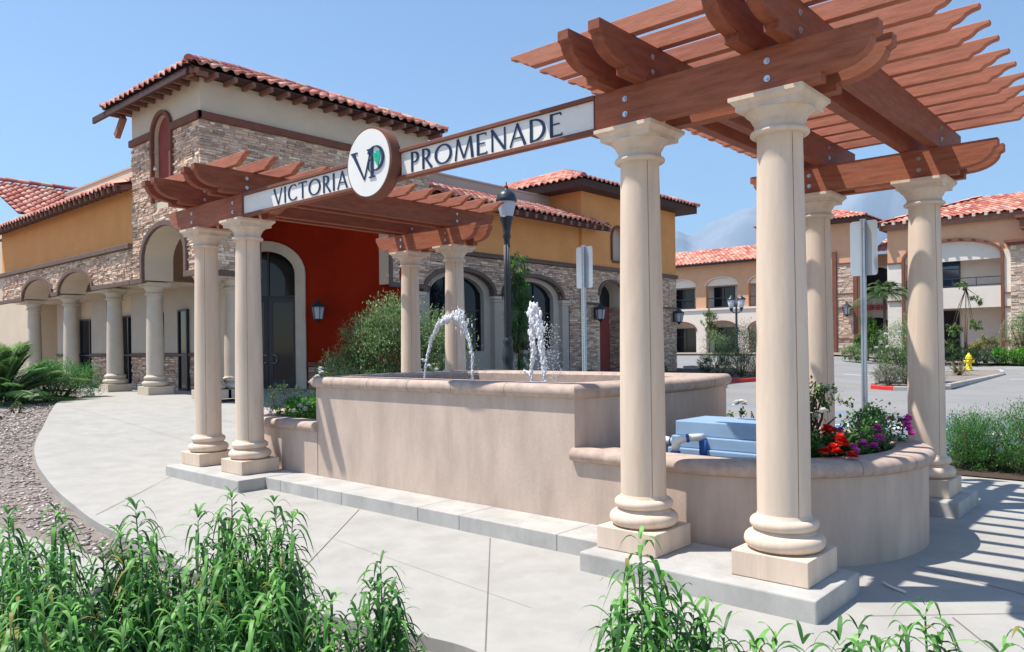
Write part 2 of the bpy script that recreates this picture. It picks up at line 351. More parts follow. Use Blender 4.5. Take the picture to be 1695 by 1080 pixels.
# loose gravel in the two near beds (stuff)
def gravel(name, inside, box, n, r0, r1, zf, seed):
    rg = np.random.default_rng(seed); P = []
    while len(P) < n:
        x = rg.uniform(box[0], box[1]); y = rg.uniform(box[2], box[3])
        if inside(x, y): P.append((x, y, zf(x, y)))
    P = np.array(P)
    O = np.array([(1, 0, 0), (-1, 0, 0), (0, 1, 0), (0, -1, 0), (0, 0, 1), (0, 0, -1)], float)
    F = np.array([(0, 2, 4), (2, 1, 4), (1, 3, 4), (3, 0, 4), (2, 0, 5), (1, 2, 5), (3, 1, 5), (0, 3, 5)])
    S = rg.uniform(r0, r1, (n, 1, 3))*np.array([1.3, 1, .6]); a = rg.uniform(0, 2*pi, n); ca, sa = np.cos(a)[:, None], np.sin(a)[:, None]
    V = O[None]*S*(1+rg.uniform(-.3, .3, (n, 6, 1))); x = V[:, :, 0]*ca-V[:, :, 1]*sa; y = V[:, :, 0]*sa+V[:, :, 1]*ca
    V = np.stack([x, y, V[:, :, 2]], 2)+P[:, None]
    pal = np.array([(.38, .32, .29), (.28, .23, .21), (.54, .48, .43), (.22, .18, .16), (.60, .54, .49), (.44, .34, .29)])
    C = np.repeat(pal[rg.integers(0, 6, n)]*rg.uniform(.7, 1.2, (n, 1)), 8, 0)
    o = npmesh(name, V.reshape(-1, 3), (F[None]+6*np.arange(n)[:, None, None]).reshape(-1, 3), X['peb'], C=C)
    tag(o, 'loose pinkish brown gravel mulch covering the '+('bed beside the curved walk' if seed == 1 else 'bed under the tall green plants'), 'gravel', kind='stuff')
def edge_y(x):
    for a, b in zip(edge[:-1], edge[1:]):
        if a[0] <= x <= b[0]: return a[1]+(b[1]-a[1])*(x-a[0])/(b[0]-a[0]+1e-9)
    return -9
gravel('gravel', lambda x, y: y < edge_y(x)-.05 and y > -2.45-.15*(x < -3)*(-3-x) and x < 1.6, (-14, 1.6, -5, 3), 9000, .012, .035, lambda x, y: T(x, y)-.07, 1)
gravel('gravel', lambda x, y: y < edge_y(x)-.04 and (x > 1.4), (1.4, 8.5, -4.6, -1.9), 14000, .007, .018, lambda x, y: T(x, y)-.07, 2)

# ------------------------------------------------------------------ pergolas
ZP = .14; H = 3.05; TZ = ZP+H
XA2, XA1, XB1, XB2, DP = -.660, -1.712, 4.930, 5.983, 3.49
def column_parts(par, x, y, z0, H, sc=1., mats=('precast', 'seam'), name='column', simple=False, label=None):
    c = empty(name, (x, y, z0)); c.parent = par
    if label: c['label'] = label
    h = .2475*sc
    mb = MB(); mb.box(-h, h, -h, h, 0, .16*sc); mb.build('plinth', X[mats[0]], c, bevel=.006*sc, seg=2)
    def tor(r, zc, a): return [(r-a+a*cos(t), zc+a*sin(t)) for t in [(-90+18*i)*pi/180 for i in range(11)]]
    mb = MB(); mb.smooth = True
    P = [(.0, .16), (.20, .16)]+tor(.25, .205+.012, .052)+[(.195, .272), (.190, .285)]+tor(.213, .326, .036)+[(.172, .366), (.168, .385), (.160, .395), (0, .395)]
    mb.lathe([(r*sc, z*sc) for r, z in P], n=40 if not simple else 20); mb.build('base', X[mats[0]], c)
    mb = MB(); mb.smooth = True; hs = H-.395*sc-.235*sc
    P = [(.164-(.026)*max(0, (t-.25)/.75)**1.25, .39*sc/sc+0) for t in (0,)]
    P = [((.165-.025*max(0, (t-.2)/.8)**1.3)*sc, .385*sc+hs*t) for t in [i/14 for i in range(15)]]
    P += [(.1475*sc, H-.245*sc), (.152*sc, H-.235*sc)]
    mb.lathe(P, n=48 if not simple else 24)
    if mats[1] and not simple:
        mb.mi = 1; mb.smooth = False
        for aa in (-.62, pi-.62+.0):
            for j in range(14):
                r0, zz0 = P[j]; r1, zz1 = P[j+1]; w_ = .0022
                d = Vector((cos(aa), sin(aa), 0)); tt = Vector((-sin(aa), cos(aa), 0))*w_
                a, b = d*(r0+.0007), d*(r1+.0007); a.z = zz0; b.z = zz1
                mb.add([a-tt, a+tt, b+tt, b-tt], [(0, 1, 2, 3)])
    mb.build('shaft', [X[mats[0]], X[mats[1] or mats[0]]], c, recalc=False)
    mb = MB(); mb.smooth = True; t = H
    P = [(.150, t-.245)]+[(.166+.018*cos(a), t-.225+.018*sin(a)) for a in [(-90+22.5*i)*pi/180 for i in range(9)]]+[(.156, t-.205), (.156, t-.158), (.166, t-.152), (.168, t-.145), (.185, t-.115), (.212, t-.092), (.214, t-.082), (0, t-.082)]
    mb.lathe([(r*sc if r else 0, t-(t-z)*sc) for r, z in P], n=48 if not simple else 20)
    mb.smooth = False
    prof = [(.205, .088), (.206, .055), (.212, .052), (.232, .030), (.240, .026), (.240, .0)]
    vs = []
    for r, d in prof: vs += [(a*r*sc, b*r*sc, t-d*sc) for a, b in ((-1, -1), (1, -1), (1, 1), (-1, 1))]
    fs = [(4*j+i, 4*j+(i+1) % 4, 4*j+4+(i+1) % 4, 4*j+4+i) for j in range(5) for i in range(4)]+[(3, 2, 1, 0), (20, 21, 22, 23)]
    mb.add(vs, fs); mb.build('capital', X[mats[0]], c)
    return c
def ogee(h, L, n=8):
    return [(0, h), (0, h-.07), (.03, h-.085)]+[(.30-.265*cos(a*pi/2/n), (h-.085)-(h-.135)*sin(a*pi/2/n)) for a in range(n+1)]+[(.325, .05), (.325, 0)]
def ogee_s(h):
    return [(0, h), (.004, h-.028), (.05, h-.036), (.085, h-.050), (.105, h-.070), (.13, h-.086), (.17, h-.095), (.20, 0)]
def beam(name, par, a, b, lo, hi, z, h, axis, endf, m, eb=True):
    """board running along axis from a to b, lo..hi across"""
    P = endf(h); Q = [(a+s, zz) for s, zz in P]; R = [(b-s, zz) for s, zz in P][::-1] if eb else [(b, 0), (b, h)]
    poly = Q+R
    mb = MB()
    if axis == 'x': mb.prism(poly, (0, lo, z), (1, 0, 0), (0, 0, 1), (0, -1, 0), hi-lo)
    else: mb.prism(poly, (hi, 0, z), (0, 1, 0), (0, 0, 1), (1, 0, 0), hi-lo)
    return mb.build(name, X[m], par, bevel=.004)
def boltp(par, x, y, z, ax, s=1):
    mb = MB()
    def disc(r, d0, d1):
        pts = []
        for d in (d0, d1):
            for k in range(12):
                a = 2*pi*k/12; pts.append((x+r*cos(a), y+s*d, z+r*sin(a)) if ax == 'y' else (x+s*d, y+r*cos(a), z+r*sin(a)))
        mb.add(pts, [tuple(range(12)), tuple(range(12, 24))]+[(k, (k+1) % 12, 12+(k+1) % 12, 12+k) for k in range(12)])
    disc(.021, 0, .005); disc(.010, .005, .015)
    return mb.build('bolt', X['metal'], par)
def pergola(label, xa, xb, inner, mirror, so=.93):
    """xa<xb column x; inner=the side that meets the sign; headers overhang .655"""
    root = empty('pergola', ((xa+xb)/2, DP/2, 0), label, 'pergola', 'timber pergolas on cream columns at the two ends of the fountain')
    inv = Matrix.Translation(-root.location)
    sub = empty('frame', (0, 0, 0)); # coordinates below are world: shift through a helper parent offset
    bpy.data.objects.remove(sub)
    kids = []
    for x in (xa, xb):
        for y in (0, DP):
            c = column_parts(root, x, y, ZP, H); kids.append(c)
    hb = .28
    for k, y in enumerate((0, DP)):
        x0, x1 = xa-.655, xb+.655
        for lo, hi, front in ((-.185, -.09, True), (.09, .185, False)):
            a, b = x0, x1
            if k == 0 and front:
                if inner == 'r': b = -.455
                else: a = 4.665
            if k == 0 and front and inner == 'l':
                P = ogee(hb, 0); poly = [(a, 0), (a, hb)]; R = [(b-s, zz) for s, zz in P]; poly = [(a, 0), (a, hb)]+R
                mb = MB(); mb.prism(poly, (0, y+lo, TZ), (1, 0, 0), (0, 0, 1), (0, -1, 0), hi-lo); kids.append(mb.build('header_beam', X['woodx'], root, bevel=.004))
            elif k == 0 and front:
                kids.append(beam('header_beam', root, a, b, y+lo, y+hi, TZ, hb, 'x', lambda h: ogee(h, 0), 'woodx', eb=False))
            else: kids.append(beam('header_beam', root, a, b, y+lo, y+hi, TZ, hb, 'x', lambda h: ogee(h, 0), 'woodx'))
        for x in (xa, xb):
            for zz in (.085, .195): kids.append(boltp(root, x, y-.185, TZ+zz, 'y', -1))
            for zz in (-.01,):
                pass
    for x in (xa, xb):
        for lo, hi in ((-.175, -.08), (.08, .175)):
            kids.append(beam('cross_beam', root, -.74, DP+.74, x+lo, x+hi, TZ+hb, hb, 'y', lambda h: ogee(h, 0), 'woody'))
        for y in (0, DP):
            for zz in (.085, .195): kids.append(boltp(root, x+.175, y-.10, TZ+hb+zz, 'x', 1))
    for k in range(13):
        y = -.37+k*.358; j = random.uniform(-.012, .012)
        kids.append(beam('slat', root, xa-so+j, xb+so+j, y, y+.068, TZ+2*hb, .125, 'x', ogee_s, 'slat'))
    # concrete pads
    if mirror:
        pads = [(xa-.26, xb+.54, -.453, .34), (xa-.42, xb+.54, DP-.30, DP+.42)]
    else: pads = [(xa-.28, xb+.36, -.423, .33), (xb-.36, xb+.36, DP-.42, DP+.42), (xa-.36, xa+.36, DP-.30, DP+.42)]
    for x0, x1, y0, y1 in pads:
        mb = MB(); mb.box(x0, x1, y0, y1, -.12, ZP-.002 if y0 < 1 else ZP-.0015); kids.append(mb.build('concrete_pad', X['kerb'], root, bevel=.012, seg=2))
    for o in kids: o.matrix_parent_inverse = inv.copy()
    return root
pergola('near timber pergola on four cream columns over the round flower planter', XB1, XB2, 'l', False)
pergola('far timber pergola on four cream columns at the walkway end of the fountain', XA1, XA2, 'r', True, .63)

# ------------------------------------------------------------------ sign between the pergolas
sg = empty('arch_sign', (2.13, -.13, TZ), 'long white lettered sign board with a round emblem, spanning from one pergola to the other', 'sign')
SI = Matrix.Translation(-sg.location)
def sp(o): o.matrix_parent_inverse = SI.copy(); return o
mb = MB(); mb.box(-.453, 4.663, -.150, -.118, TZ+.004, TZ+.276); sp(mb.build('board', X['woodx'], sg))
mb = MB()
for z0, z1 in ((TZ+.002, TZ+.034), (TZ+.250, TZ+.282)): mb.box(-.450, 4.660, -.192, -.150, z0, z1)
mb.box(4.652, 4.663, -.188, -.150, TZ+.034, TZ+.25); mb.box(-.453, -.440, -.188, -.150, TZ+.034, TZ+.25)
sp(mb.build('frame', X['trimr'], sg, bevel=.003))
for x0, x1 in ((-.438, 1.78), (2.44, 4.650)):
    mb = MB(); mb.box(x0, x1, -.166, -.151, TZ+.036, TZ+.248)
    for sx in (x0+.03, x0+.16, x1-.16, x1-.03):
        for sz in (TZ+.055, TZ+.232):
            mb.mi = 1; mb.obox((sx, -.167, sz), (.003, 0, 0), (0, .002, 0), (0, 0, .003)); mb.mi = 0
    sp(mb.build('panel', [X['sgn'], X['metal']], sg))
# disc
CX, CZ_, R = 2.10, 3.385, .340
def disc(name, r, y0, y1, m, bev=0):
    mb = MB(); mb.prism([(r*cos(2*pi*k/72), r*sin(2*pi*k/72)) for k in range(72)], (CX, y0, CZ_), (1, 0, 0), (0, 0, 1), (0, -1, 0), y1-y0)
    return sp(mb.build(name, m, sg, bevel=bev))
disc('emblem_drum', R, -.285, -.165, X['trimr'], .006); disc('emblem_face', R-.022, -.293, -.284, X['sgn'])
# letters: strokes (x0,y0,x1,y1,w0,w1) and arcs, in units of letter height
def strokes(mb, L, x, z, sx, sz, y, t=.007):
    k = 0
    for s in L:
        if s[0] == 'l':
            _, x0, y0, x1, y1, w0, w1 = s; d = Vector(((x1-x0)*sx, (y1-y0)*sz)); d.normalize(); n = Vector((-d.y, d.x))
            a = Vector((x0*sx, y0*sz)); b = Vector((x1*sx, y1*sz)); poly = [a+n*w0*sz/2, a-n*w0*sz/2, b-n*w1*sz/2, b+n*w1*sz/2]
        else:
            _, cx, cy, rx, ry, a0, a1, wt, wn = s; out = []; inn = []; n = 22
            for i in range(n+1):
                a = radians(a0+(a1-a0)*i/n); wv = (wn+(wt-wn)*abs(cos(a)))/2
                out.append(Vector(((cx+(rx+wv)*cos(a))*sx, (cy+(ry+wv)*sin(a))*sz))); inn.append(Vector(((cx+(rx-wv)*cos(a))*sx, (cy+(ry-wv)*sin(a))*sz)))
            for i in range(n):
                mb.prism([out[i], out[i+1], inn[i+1], inn[i]], (x, y-.0004*k, z), (1, 0, 0), (0, 0, 1), (0, -1, 0), t)
            k += 1; continue
        mb.prism([tuple(p) for p in poly], (x, y-.0004*k, z), (1, 0, 0), (0, 0, 1), (0, -1, 0), t); k += 1
W, N_ = .13, .07
def ser(x, y, w=.2): return ('l', x-w/2, y, x+w/2, y, .035, .035)
G = {'V': ([('l', .02, 1, .40, 0, W*1.2, W*.8), ('l', .74, 1, .40, 0, N_*.9, N_)], .76), 'I': ([('l', .1, 1, .1, 0, W*1.15, W)], .2),
 'C': ([('a', .48, .5, .42, .46, 62, 298, W, .05), ('l', .66, .93, .74, .80, .05, .02), ('l', .66, .09, .78, .18, .05, .07)], .78),
 'T': ([('l', .34, .96, .34, 0, W, W), ('l', 0, .965, .68, .965, .07, .07), ('l', .02, .97, .0, .86, .05, .02), ('l', .66, .97, .68, .86, .05, .02)], .68),
 'O': ([('a', .5, .5, .44, .45, 0, 360, W, .055)], 1.0),
 'R': ([('l', .1, 1, .1, 0, W*1.1, W), ('a', .24, .735, .22, .22, -95, 95, W, .06), ('l', .1, .955, .26, .955, .06, .06), ('l', .1, .515, .26, .515, .05, .05), ('l', .24, .52, .62, 0, .09, W)], .62),
 'A': ([('l', .40, 1.0, .03, 0, N_, N_), ('l', .38, 1.0, .76, 0, W*.9, W*1.1), ('l', .17, .36, .60, .36, .045, .045)], .78),
 'P': ([('l', .1, 1, .1, 0, W*1.1, W), ('a', .24, .715, .22, .24, -95, 95, W, .06), ('l', .1, .955, .26, .955, .06, .06), ('l', .14, .475, .26, .475, .05, .05)], .52),
 'M': ([('l', .16, 1, .03, 0, N_, N_*1.2), ('l', .16, 1, .50, .06, W, W*.8), ('l', .86, 1, .50, .06, N_, N_), ('l', .86, 1, .97, 0, W, W*1.1)], 1.0),
 'E': ([('l', .1, 1, .1, 0, W*1.1, W*1.1), ('l', .1, .965, .52, .965, .06, .06), ('l', .1, .53, .46, .53, .05, .05), ('l', .1, .035, .56, .035, .06, .07), ('l', .52, .98, .53, .86, .03, .05), ('l', .56, .0, .57, .12, .03, .04)], .58),
 'N': ([('l', .1, 1, .1, 0, N_, N_*1.3), ('l', .07, 1, .74, .02, W*1.1, W*.9), ('l', .74, 1, .74, 0, N_*1.1, N_)], .80),
 'D': ([('l', .1, 1, .1, 0, W*1.1, W*1.1), ('a', .22, .5, .48, .455, -90, 90, W, .06), ('l', .1, .955, .24, .955, .06, .06), ('l', .1, .045, .24, .045, .06, .06)], .76)}
def word(wd, xs, xe, z, h):
    tot = sum(G[c][1] for c in wd); gap = .17; sx = (xe-xs)/((tot+gap*(len(wd)-1)))
    x = xs
    for c in wd:
        mb = MB(); strokes(mb, G[c][0], x, z, sx, h, -.1665, .0); mb = MB(); strokes(mb, G[c][0], x, z, sx, h, -.173, .0065)
        sp(mb.build('letter', X['navy'], sg)); x += (G[c][1]+gap)*sx
word('VICTORIA', .23, 1.60, TZ+.052, .178); word('PROMENADE', 2.57, 4.345, TZ+.050, .182)
EX_, EZ = CX-.01, CZ_-.005
mb = MB(); strokes(mb, [('l', -.215, .122, -.045, -.150, .040, .018), ('l', .055, .122, -.045, -.150, .012, .014), ('l', -.250, .124, -.150, .124, .013, .013), ('l', .0, .124, .09, .124, .013, .013)], EX_, EZ, 1, 1, -.3, .008)
sp(mb.build('emblem_letter', X['navy'], sg))
mb = MB(); strokes(mb, [('l', .075, .128, .075, -.140, .034, .034), ('l', .03, -.140, .125, -.140, .013, .013), ('a', .125, .028, .115, .112, -118, 152, .034, .010), ('a', .080, -.032, .062, .062, 85, 280, .009, .009)], EX_, EZ, 1, 1, -.304, .008)
sp(mb.build('emblem_letter', X['navy'], sg))
mb = MB(); gx, gz = EX_+.150, EZ+.012
for dx, dz, r in [(0, .055, .026), (-.028, .04, .022), (.026, .036, .024), (-.042, .052, .018), (.0, .02, .024), (.02, .008, .02), (-.016, .0, .018), (.006, -.024, .019), (.012, -.048, .014), (.03, .066, .015)]:
    n = 9; mb.prism([(r*cos(2*pi*k/n)*(1+.22*(k % 2)), r*sin(2*pi*k/n)*(1+.22*(k % 2))) for k in range(n)], (gx+dx, -.300-abs(dx)*.02, gz+dz), (1, 0, 0), (0, 0, 1), (0, -1, 0), .006)
sp(mb.build('emblem_leaf', X['leafmark'], sg))

# ------------------------------------------------------------------ fountain
YC = 1.745; FX0, FX1 = .24, 4.04; FY0, FY1 = .345, 3.145; ZT = 1.29
def basin_path(off):
    """outline of the raised basin: straight long sides, bowed ends; offset outwards"""
    P = []
    n = 12
    for i in range(n+1):
        t = i/n; y = FY0+(FY1-FY0)*t; P.append((FX1+.24*sin(pi*t), y))
    for i in range(n+1):
        t = 1-i/n; y = FY0+(FY1-FY0)*t; P.append((FX0-.24*sin(pi*t), y))
    out = []; m = len(P)
    for i in range(m):
        a, b, c = Vector(P[i-1]), Vector(P[i]), Vector(P[(i+1) % m])
        if (b-a).length < 1e-6: a = Vector(P[i-2])
        d1 = (b-a).normalized(); d2 = (c-b).normalized(); n1 = Vector((d1.y, -d1.x)); n2 = Vector((d2.y, -d2.x)); nn = (n1+n2); nn = nn/max(.3, nn.dot(n1)); out.append(tuple(b+nn*off))
    return out
def ring(mb, prof, pathf, close=True):
    """prof: list of (offset outwards, z)"""
    L = [pathf(o) for o, z in prof]; m = len(L[0])
    vs = [(p[0], p[1], prof[j][1]) for j in range(len(prof)) for p in L[j]]
    fs = [(j*m+i, j*m+(i+1) % m, (j+1)*m+(i+1) % m, (j+1)*m+i) for j in range(len(prof)-1) for i in (range(m) if close else range(m-1))]
    if not close and len(prof) > 3: fs += [tuple(j*m for j in range(len(prof))), tuple(j*m+m-1 for j in range(len(prof)))]
    mb.add(vs, fs)
def cope_prof(z, th=.125, wi=.33, ov=.055):
    c = [(-wi, z-th), (-wi, z-.03), (-wi+.03, z)]
    for i in range(9):
        a = (90-180*i/8)*pi/180; c.append((ov-.06+.06*cos(a), z-th/2+th/2*sin(a)))
    c.append((0, z-th-.002)); return c
fo = empty('fountain', (2.14, YC, 0), 'long raised rectangular fountain basin with rounded pinkish coping, between the two pergolas', 'fountain')
FI = Matrix.Translation(-fo.location)
def fp(o): o.matrix_parent_inverse = FI.copy(); return o
mb = MB(); ring(mb, [(0, -.1), (0, ZT-.12)], lambda o: basin_path(o)); fp(mb.build('basin_wall', X['wallp'], fo, auto=True))
mb = MB(); ring(mb, [(-.25, ZT-.12), (-.25, .6)], lambda o: basin_path(o)); fp(mb.build('basin_lining', X['cope'], fo))
mb = MB(); ring(mb, cope_prof(ZT), lambda o: basin_path(o)); mb.mi = 1
for x in (.62, 1.27, 1.93, 2.58, 3.28):   # mortar joints across the coping, both long sides
    for s, y0 in ((-1, FY0), (1, FY1)):
        pr = [(o+.0015 if o > -.2 else o-.0015, z+(.0015 if z > ZT-.01 else 0)) for o, z in cope_prof(ZT)][1:]
        vs = [(x+dx, y0+s*o, z) for dx in (-.003, .003) for o, z in pr]; k = len(pr); mb.add(vs, [(i, i+1, k+i+1, k+i) for i in range(k-1)])
for k in (3, 9):
    for sgn in (1,):
        pr = cope_prof(ZT)[1:]; A = [(basin_path(o)[k], z) for o, z in pr]; B = [(basin_path(o)[k], z) for o, z in pr]
        d = Vector((-.05, 1)).normalized()*.003
        vs = [(p[0]+s*d.x+.0012, p[1]+s*d.y, z+.0012) for s in (-1, 1) for (p, z) in A]; q = len(pr); mb.add(vs, [(i, i+1, q+i+1, q+i) for i in range(q-1)])
fp(mb.build('coping', [X['cope'], X['joint']], fo, auto=True))
mb = MB(); mb.prism(basin_path(-.24), (0, 0, 1.135), (1, 0, 0), (0, 1, 0), (0, 0, 1), .02); fp(mb.build('water', X['water'], fo))
# step along the front
XS = [XA2+.545, .2, .93, 1.36, 2.55, 3.10, 4.2, XB1-.285]
for a, b in zip(XS[:-1], XS[1:]): mb = MB(); mb.box(a+.002, b-.002, -.115, .343, -.1, ZP-.006); fp(mb.build('step', X['kerb'], fo, bevel=.006, seg=2))
mb = MB(); mb.box(XA2+.545, XB1-.285, 3.147, 3.6, -.1, ZP-.006); fp(mb.build('step', X['kerb'], fo, bevel=.010, seg=2))

def planter(label, cx, s):
    pl = empty('planter', (cx, YC, 0), label, 'planter', 'low half-round planters at the ends of the fountain')
    PI_ = Matrix.Translation(-pl.location); R = 1.405; n = 64
    start = (FX1-.02 if s > 0 else FX0+.02)
    def path(o):
        P = [(start, YC-R-o)]+[(cx+s*(R+o)*sin(pi*i/n), YC-(R+o)*cos(pi*i/n)) for i in range(n+1)]+[(start, YC+R+o)]
        return P
    mb = MB(); ring(mb, [(0, -.1), (0, .64)], path, close=False); o1 = mb.build('wall', X['wallp'], pl, auto=True)
    mb = MB(); ring(mb, [(-.22, .7), (-.22, .3)], path, close=False); o2 = mb.build('lining', X['cope'], pl)
    mb = MB(); ring(mb, cope_prof(.755, .115, .27, .055), path, close=False)
    P = cope_prof(.755, .115, .27, .055); mb.mi = 1
    for k in ((13, 21, 29, 38, 48) if s > 0 else (10, 19, 32, 45)):
        pr = P[1:]; d = Vector((s*cos(pi*(k-1)/n), sin(pi*(k-1)/n)))*.003
        vs = [(path(o+.0015)[k][0]+q*d.x, path(o+.0015)[k][1]+q*d.y, z+.0012) for q in (-1, 1) for o, z in pr]; m = len(pr); mb.add(vs, [(i, i+1, m+i+1, m+i) for i in range(m-1)])
    o3 = mb.build('coping', [X['cope'], X['joint']], pl, auto=True)
    poly = path(-.2); mb = MB(); mb.prism(poly if s > 0 else poly[::-1], (0, 0, .62), (1, 0, 0), (0, 1, 0), (0, 0, 1), .02); o5 = mb.build('soil', X['soil'], pl)
    for o in (o1, o2, o3, o5): o.matrix_parent_inverse = PI_.copy()
planter('half-round stucco planter holding red and purple flowers and the blue tub', 4.97, 1)
planter('half-round stucco planter of bright green plants behind the far pergola columns', -.70, -1)

# blue stepped tub with white pipe
bx = empty('pump_box', (5.15, 1.05, .64), 'pale blue stepped plastic tub turned upside down in the round planter', 'tub')
BI = Matrix.Translation(-bx.location)
mb = MB(); x0, x1, y0, y1 = 4.665, 5.66, .80, 1.42
for k, (i, z0, z1) in enumerate(((0, .62, .765), (.022, .765, .862), (.048, .862, .985))):
    mb.box(x0+i, x1-i, y0+i, y1-i, z0, z1)
o = mb.build('tub', X['blue'], bx, bevel=.010, seg=2); o.matrix_parent_inverse = BI
mb = MB(); mb.box(5.42, 5.60, .92, 1.0, .983, .989); o = mb.build('handle_slot', X['dark'], bx); o.matrix_parent_inverse = BI
pi_ = empty('drain_pipe', (4.8, .7, .76), 'white plastic elbow pipe bending down in front of the blue tub', 'pipe')
PI2 = Matrix.Translation(-pi_.location)
mb = MB(); mb.smooth = True; zt = .865
mb.tube([(4.98, .82, zt), (4.97, .745, zt+.004), (4.93, .70, zt+.002), (4.87, .665, zt-.01), (4.835, .65, zt-.035), (4.83, .645, zt-.08), (4.83, .645, zt-.16)], [.030, .030, .030, .030, .036, .036, .034], 16)
o = mb.build('elbow', X['pvc'], pi_); o.matrix_parent_inverse = PI2
mb = MB(); mb.smooth = True; mb.tube([(4.925, .695, zt+.002), (4.905, .683, zt-.002)], .0355, 16); mb.tube([(4.83, .645, zt-.105), (4.83, .645, zt-.125)], .039, 16); mb.tube([(4.99, .80, zt-.02), (5.0, .79, zt-.2)], .032, 12)
o = mb.build('coupling', X['pvcb'], pi_); o.matrix_parent_inverse = PI2
p2_ = empty('side_pipe', (4.6, .95, .76), 'short white pipe fitting poking out left of the blue tub', 'pipe')
mb = MB(); mb.smooth = True; mb.tube([(4.68, .93, .80), (4.60, .93, .80), (4.555, .93, .80)], [.03, .03, .04], 14); o = mb.build('pipe', X['pvc'], p2_); o.matrix_parent_inverse = Matrix.Translation(-p2_.location)
mb = MB(); mb.smooth = True; mb.tube([(4.62, .93, .80), (4.63, .93, .80)], .036, 14); o = mb.build('coupling', X['pvcb'], p2_); o.matrix_parent_inverse = Matrix.Translation(-p2_.location)
# small white hose on the paving by the planter
mb = MB(); mb.smooth = True; mb.tube([(6.40, .62, .012), (6.44, .57, .012), (6.50, .53, .012), (6.57, .49, .012)], .009, 8)
o = mb.build('hose_end', X['pvc'], loc=(6.45, .55, 0)); tag(o, 'short curl of white hose lying on the paving at the foot of the round planter', 'hose')
# ------------------------------------------------------------------ main building
FL = .53
STONE_PAL = [(.54, .38, .275), (.42, .275, .20), (.62, .47, .35), (.49, .32, .23), (.34, .24, .185), (.68, .55, .43), (.52, .37, .28), (.45, .33, .26)]
def stone_panel(name, par, O, U, N, u0, u1, z0, z1, skip=None, seed=1, pal=STONE_PAL, rh=(.032, .075), rl=(.09, .32), pr=(.010, .050), gain=1.):
    """stacked ledge stones on the vertical plane O + uU, outward normal N"""
    rd = random.Random(seed); mb = MB(); O, U, N = Vector(O), Vector(U), Vector(N); z = z0
    while z < z1-.02:
        h = min(rd.uniform(*rh), z1-z); u = u0
        while u < u1-.01:
            l = min(rd.uniform(*rl), u1-u); uc, zc = u+l/2, z+h/2
            if not (skip and (skip(uc, zc) or (skip(u+.03, zc) and skip(u+l-.03, zc)))):
                p = rd.uniform(*pr); c = pal[rd.randrange(len(pal))]; k = rd.uniform(.84, 1.18)*gain*1.2; mb.col = tuple(min(.9, q*k) for q in c)
                c0 = O+U*uc+Vector((0, 0, zc))+N*(p/2-.01)
                g = .004; hu, hz = l/2-g, h/2-g*.6; j = lambda: rd.uniform(-.006, .006)
                a = [c0-N*(p/2+.01)+U*(sx*hu)+Vector((0, 0, sz*hz)) for sx, sz in ((-1, -1), (1, -1), (1, 1), (-1, 1))]
                b = [c0+N*(p/2+j())+U*(sx*(hu-.004))+Vector((0, 0, sz*(hz-.004))) for sx, sz in ((-1, -1), (1, -1), (1, 1), (-1, 1))]
                mb.add(a+b, [(4, 5, 6, 7), (0, 1, 5, 4), (1, 2, 6, 5), (2, 3, 7, 6), (3, 0, 4, 7)])
            u += l
        z += h
    return mb.build(name, X['stone'], par)
def arch(uc, hw, zb, zs, zt, n=16):
    """opening outline: base zb, spring zs, top zt, (counter clockwise)"""
    return [(uc-hw, zb), (uc+hw, zb)]+[(uc+hw*cos(pi*i/n), zs+(zt-zs)*sin(pi*i/n)) for i in range(n+1)]
def in_arch(u, z, uc, hw, zb, zs, zt):
    if abs(u-uc) > hw or z < zb: return False
    return z < zs or ((u-uc)/hw)**2+((z-zs)/(zt-zs))**2 < 1
def ribbon(name, m, par, path, w, O, U, N, t, t0=0., bev=.012):
    """band of width w lying to the left of the path on a vertical plane, sticking out t"""
    O, U, N = Vector(O), Vector(U), Vector(N); P = [Vector(p) for p in path]; Q = []
    for i, p in enumerate(P):
        d1 = (p-P[i-1]).normalized() if i else (P[1]-P[0]).normalized(); d2 = (P[i+1]-p).normalized() if i < len(P)-1 else d1
        n1 = Vector((-d1.y, d1.x)); n2 = Vector((-d2.y, d2.x)); n = n1+n2; n = n/max(.5, n.dot(n1)); Q.append(p+n*w)
    mb = MB(); vs = []
    for a, b in zip(P, Q):
        for q, d in ((a, t0), (a, t), (b, t), (b, t0)):
            vs.append(O+U*q.x+Vector((0, 0, q.y))+N*d)
    k = len(P); fs = [(4*i+j, 4*i+(j+1) % 4, 4*i+4+(j+1) % 4, 4*i+4+j) for i in range(k-1) for j in range(4)]+[(0, 1, 2, 3), (4*k-4, 4*k-3, 4*k-2, 4*k-1)]
    mb.add(vs, fs); return mb.build(name, X[m], par, bevel=bev)
def wall(name, m, par, outline, holes, O, U, N, t):
    mb = MB(); mb.prism(outline, O, U, (0, 0, 1), N, t, holes=holes); return mb.build(name, X[m], par)
def rect(u0, u1, z0, z1): return [(u0, z0), (u1, z0), (u1, z1), (u0, z1)]
TILE_PAL = [(.62, .24, .175), (.52, .17, .125), (.68, .32, .24), (.72, .40, .31), (.46, .14, .10), (.64, .28, .21)]
